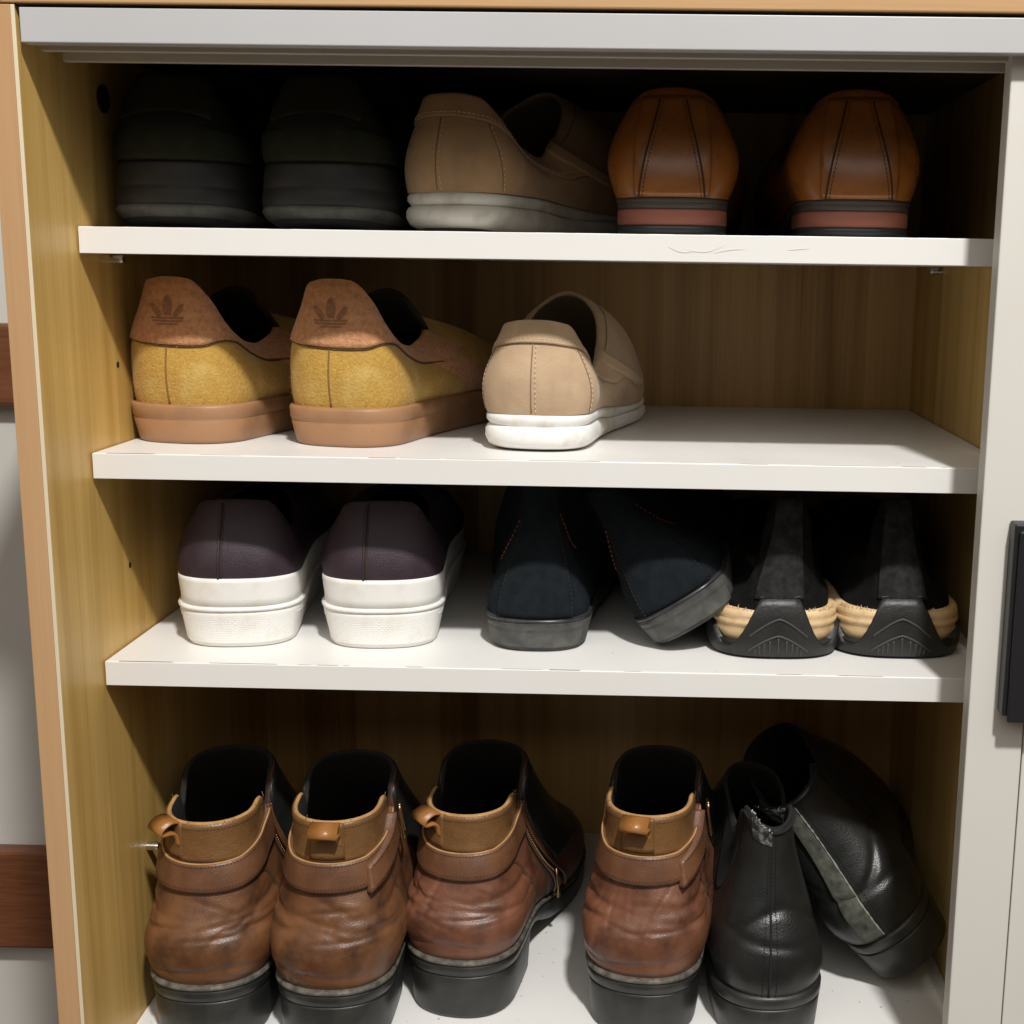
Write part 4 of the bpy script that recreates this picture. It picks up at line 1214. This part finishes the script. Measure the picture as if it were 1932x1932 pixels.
    W_ = np.tile(wx * tabw, (len(P), 1))
    N_ = np.cross(np.tile(wx, (len(P), 1)), T_)
    ribbon('pull_tab', P, N_, W_, .0016, M['boot_tab'], r)
    sd = 1 if buckle == 'R' else -1
    if buckle:
        # loose strap end, keeper and buckle
        a, b = (.078, .205) if sd > 0 else (-.205, -.078)
        e0 = lambda q: sb - .008 + np.clip((np.abs(q) - .075) / .13, 0, 1) * .024
        e1 = lambda q: st - .010 + np.clip((np.abs(q) - .075) / .13, 0, 1) * .024
        end = sh.patch('strap_end', a, b, e0, e1, M['boot_strap'], r, off=.0075, nq=24, nt=8)
        qs = np.linspace(a + .01, b - .004, 40)
        sh.stitches([(qs, sh.at_h(qs, e1(qs) - .002)), (qs, sh.at_h(qs, e0(qs) + .002))], M['thread_dark'], end, step=.0024, r=.0003, off=.0078)
        bq = sd * .196
        hs = np.linspace(sb + .012, st + .020, 8)
        pts = sh.curve(np.full(8, bq), sh.at_h(np.full(8, bq), hs), .0105)
        bk = tube('buckle', pts, .0011, M['brass'], r, 8)
        q2 = sd * .232
        p2 = sh.curve(np.full(8, q2), sh.at_h(np.full(8, q2), hs), .0085)
        tube('buckle_bar', p2, .0011, M['brass'], bk, 8)
        for k in (0, -1):
            tube('buckle_bar', np.linspace(pts[k], p2[k], 4), .0011, M['brass'], bk, 8)
    if zipside:
        zq = .262
        hs = np.linspace(.036, H + .008, 40)
        qz = np.full(40, zq) + .012 * np.linspace(1, 0, 40)
        tz = sh.at_h(qz, hs)
        zp = sh.patch('zip', zq - .016, zq + .020, .04, .3, M['zip'], r, off=.0012, nq=8, nt=30)
        for dq in (-.013, .013):
            sh.seam('zip_edge', qz + dq, tz, .0011, M['boot_strap'], zp, off=.0022)
        V, F = [], []
        pts = sh.curve(qz, tz, .0022)
        l = np.concatenate([[0], np.cumsum(np.linalg.norm(np.diff(pts, axis=0), axis=1))])
        for d in np.arange(.001, l[-1], .0022):
            p = np.array([np.interp(d, l, pts[:, k]) for k in range(3)])
            v, f = tube_geo([p + [0, -.0016, 0], p, p + [0, .0016, 0]], .0006, 4)
            o_ = len(V); V += v; F += [tuple(o_ + i for i in ff) for ff in f]
        g = new_obj('zip_teeth', V, F, M['brass'], zp); g['kind'] = 'stuff'
        p = sh.curve([zq + .014], sh.at_h(np.array([zq + .014]), np.array([.064])), .004)[0]
        pl = tube('zip_puller', [p, p + [.001, -.001, -.008], p + [.002, -.001, -.016], p + [.002, 0, -.024]], [.0012, .0009, .0012, .0019], M['brass'], zp, 8)
    # frayed threads at the rim
    V, F = [], []
    for _ in range(9):
        q = rs.uniform(-.2, .24)
        p = sh.S(q, 1.0)
        d = np.array([rs.normal(0, .4), rs.normal(0, .4), 1]) * rs.uniform(.001, .004)
        v, f = tube_geo([p, p + d * .5 + rs.normal(0, .0004, 3), p + d + rs.normal(0, .0008, 3)], .00016, 3)
        o_ = len(V); V += v; F += [tuple(o_ + i for i in ff) for ff in f]
    g = new_obj('loose_threads', V, F, M['raw_edge'], r); g['kind'] = 'stuff'
    return r
buckle_boot(0.0545, 0.050, -1, 'brown ankle boot closest to the left panel, its pull tab folded toward that panel', M['boot'], None, True, seed=1, tq=-.075)
buckle_boot(0.1405, 0.048, 1, 'brown ankle boot with buckled strap, second boot from the left panel', M['boot'], 'R', False, seed=2, hgt=.004)
buckle_boot(0.2190, 0.090, 9, 'red brown ankle boot with open side zip and hanging puller', M['boot_red'], None, True, seed=3, hgt=-.008, tq=-.07)
buckle_boot(0.3485, 0.073, 9, 'red brown ankle boot with buckled strap next to the black boots', M['boot_red'], 'R', False, seed=4, hgt=.002, tq=-.01)

# ---- black chelsea boots
def chelsea(x, y, z, phi, label, tilt=0.0, lint=False, pitch=0.0, seed=0):
    r = place('chelsea_boot', label, 'boot', x, y, z, phi, tilt, group='black chelsea boots', pitch=pitch)
    plan = dict(L=0.280, wh=0.0680 if lint else .0740, rh=0.036, wb=0.090, ub=0.20, pe=0.92, pt=0.95, waist=0.004)
    upl = dict(plan); upl.update(wh=0.070)
    col = dict(L=0.112, wh=0.050 if lint else .034, rh=0.026, wb=0.056 if lint else .044, ub=0.075, pe=0.95)
    z0 = {0: .036, .07: .035, .15: .020, .2: .014, .28: .014}
    cz = {0: .1500, .08: .152, .14: .156, .19: .150, .235: .134, .28: .146, .34: .157, .42: .164, .5: .165} if lint else {0: .1480, .08: .151, .14: .155, .19: .147, .235: .130, .28: .136, .34: .146, .42: .152, .5: .153}
    rs = np.random.RandomState(seed); ph = rs.uniform(0, 6, 4)
    def disp(q, t):
        d = .0012 * np.sin(q * 24 + ph[0]) * np.sin(t * 8 + ph[1]) * np.sin(math.pi * t)
        d = d - .0022 * hollow(t - .52 - .1 * np.sin(q * 20 + ph[2]), .028) * hollow(q - .03, .12)
        d = d - .0014 * hollow(t - .40 + .4 * q, .024) * hollow(q, .12)
        return d
    sh = Shoe(upl, z0, col, cz, .022,
              dict(o1={0: .010, .12: .017, .3: .012, .5: .004}, h1={0: .028, .2: .028, .5: .03},
                   o2={0: .000, .2: -.002, .4: .03, .5: .05}, h2={0: .060, .2: .058, .4: .06, .5: .075}), disp=disp)
    slab('heel_block', plan, 0, .0262, [(0, -.003), (.04, -.0012), (.5, 0), (.96, .0012), (1, .0005)], M['boot_sole'], r, umax=.07)
    so = slab('sole', plan, {0: .0264, .07: .0262, .14: .006, .19: 0, .28: .004}, {0: .0362, .07: .0352, .15: .0202, .2: .0142, .28: .0142},
              [(0, .0004), (.2, .0018), (.8, .0020), (1, .0002), (1, -.003)], M['boot_sole'], r)
    sh.upper(r, M['leather_black'], M['lining'], M['elastic'], thick=.003, nq=150, ns=44)
    for sg in (1, -1):
        a, b = sorted((sg * .175, sg * .295))
        lof = lambda q: .150 - .075 * np.cos((np.abs(q) - .235) / .06 * math.pi / 2) ** .7 if False else .075 + .06 * ((np.abs(q) - .235) / .06) ** 2
        sh.patch('elastic_gore', a, b, lof, .3, M['elastic'], r, off=.0006, nq=24, nt=12)
    a = seam_path(sh, lambda t: -.012 + .006 * t, .037, .149, 30)
    sh.seam('back_seam', a[0], a[1], .0008, M['elastic'], r, off=.0004)
    sh.stitches([(a[0] - .012, a[1]), (a[0] + .012, a[1])], M['elastic'], r, step=.0026, r=.00032, off=.0005)
    qs = np.linspace(-.15, .15, 40)
    sh.seam('collar_binding', qs, np.full(40, .985), .0013, M['elastic'], r, off=.0006)
    # remnant of a torn pull tab at the back of the collar
    nq_, nt_ = 12, 6
    qa_ = np.linspace(-.085, -.005, nq_) if not lint else np.linspace(-.11, -.004, nq_)
    P0_ = sh.S(qa_, np.full(nq_, .93)) + sh.N(qa_, np.full(nq_, .93)) * .0008
    top_ = (.0120 if not lint else .0120) * (1 - .75 * np.linspace(0, 1, nq_) ** 1.3) * rs.uniform(.75, 1.15, nq_)
    V, F = [], []
    for side in (0, 1):
        for i in range(nq_):
            for k in range(nt_):
                f = k / (nt_ - 1)
                w_ = np.array([(-.0015 if not lint else -.004) * f, -.0016 * f ** 2, .008 * f + top_[i] * f])
                V.append(P0_[i] + w_ + np.array([0, .0011 * side, 0]) + rs.normal(0, .00035, 3) * f)
    h_ = nq_ * nt_
    for i in range(nq_ - 1):
        for k in range(nt_ - 1):
            a_ = i * nt_ + k
            F.append((a_, a_ + nt_, a_ + nt_ + 1, a_ + 1)); F.append((h_ + a_, h_ + a_ + 1, h_ + a_ + nt_ + 1, h_ + a_ + nt_))
        a_ = i * nt_ + nt_ - 1
        F.append((a_, a_ + nt_, h_ + a_ + nt_, h_ + a_))
    for i in (0, nq_ - 1):
        for k in range(nt_ - 1):
            a_ = i * nt_ + k
            F.append((a_, a_ + 1, h_ + a_ + 1, h_ + a_))
    tb = new_obj('torn_pull_tab', V, F, M['torn_tab'], r, smooth=False)
    V, F = [], []
    for _ in range(26):
        i = rs.randint(nq_)
        p = np.array(P0_[i]) + np.array([(-.0015 if not lint else -.004), -.0012, .008 + top_[i]])
        d = np.array([rs.normal(0, .6), rs.normal(0, .4), rs.uniform(-.3, 1)]) * rs.uniform(.0006, .0026)
        v, f = tube_geo([p - d * .4, p + d * .4, p + d], .00022, 3)
        o_ = len(V); V += v; F += [tuple(o_ + k for k in ff) for ff in f]
    g = new_obj('loose_threads', V, F, M['torn'], tb); g['kind'] = 'stuff'
    if lint:
        bs = sh.patch('back_stay', -.052, -.012, lambda q: .040 + 0 * q, lambda q: .1455 + 0 * q, M['lint'], r, off=.0022, nq=20, nt=80)
        qe = np.full(50, -.010); he = np.linspace(.040, .147, 50)
        sh.seam('frayed_edge', qe + np.cumsum(rs.normal(0, .0007, 50)) * .5, sh.at_h(qe, he), rs.uniform(.0003, .0010, 50), M['lint_pale'], bs, off=.0018)
    return r
chelsea(0.4440, 0.069, ZF, -6, 'upright black chelsea boot with torn pull tab beside the last brown boot', seed=5)
chelsea(0.5540, 0.125, ZF + 0.0275, -2, 'black chelsea boot leaning left over its mate, grey lint down its back seam', tilt=-38, lint=True, seed=6)
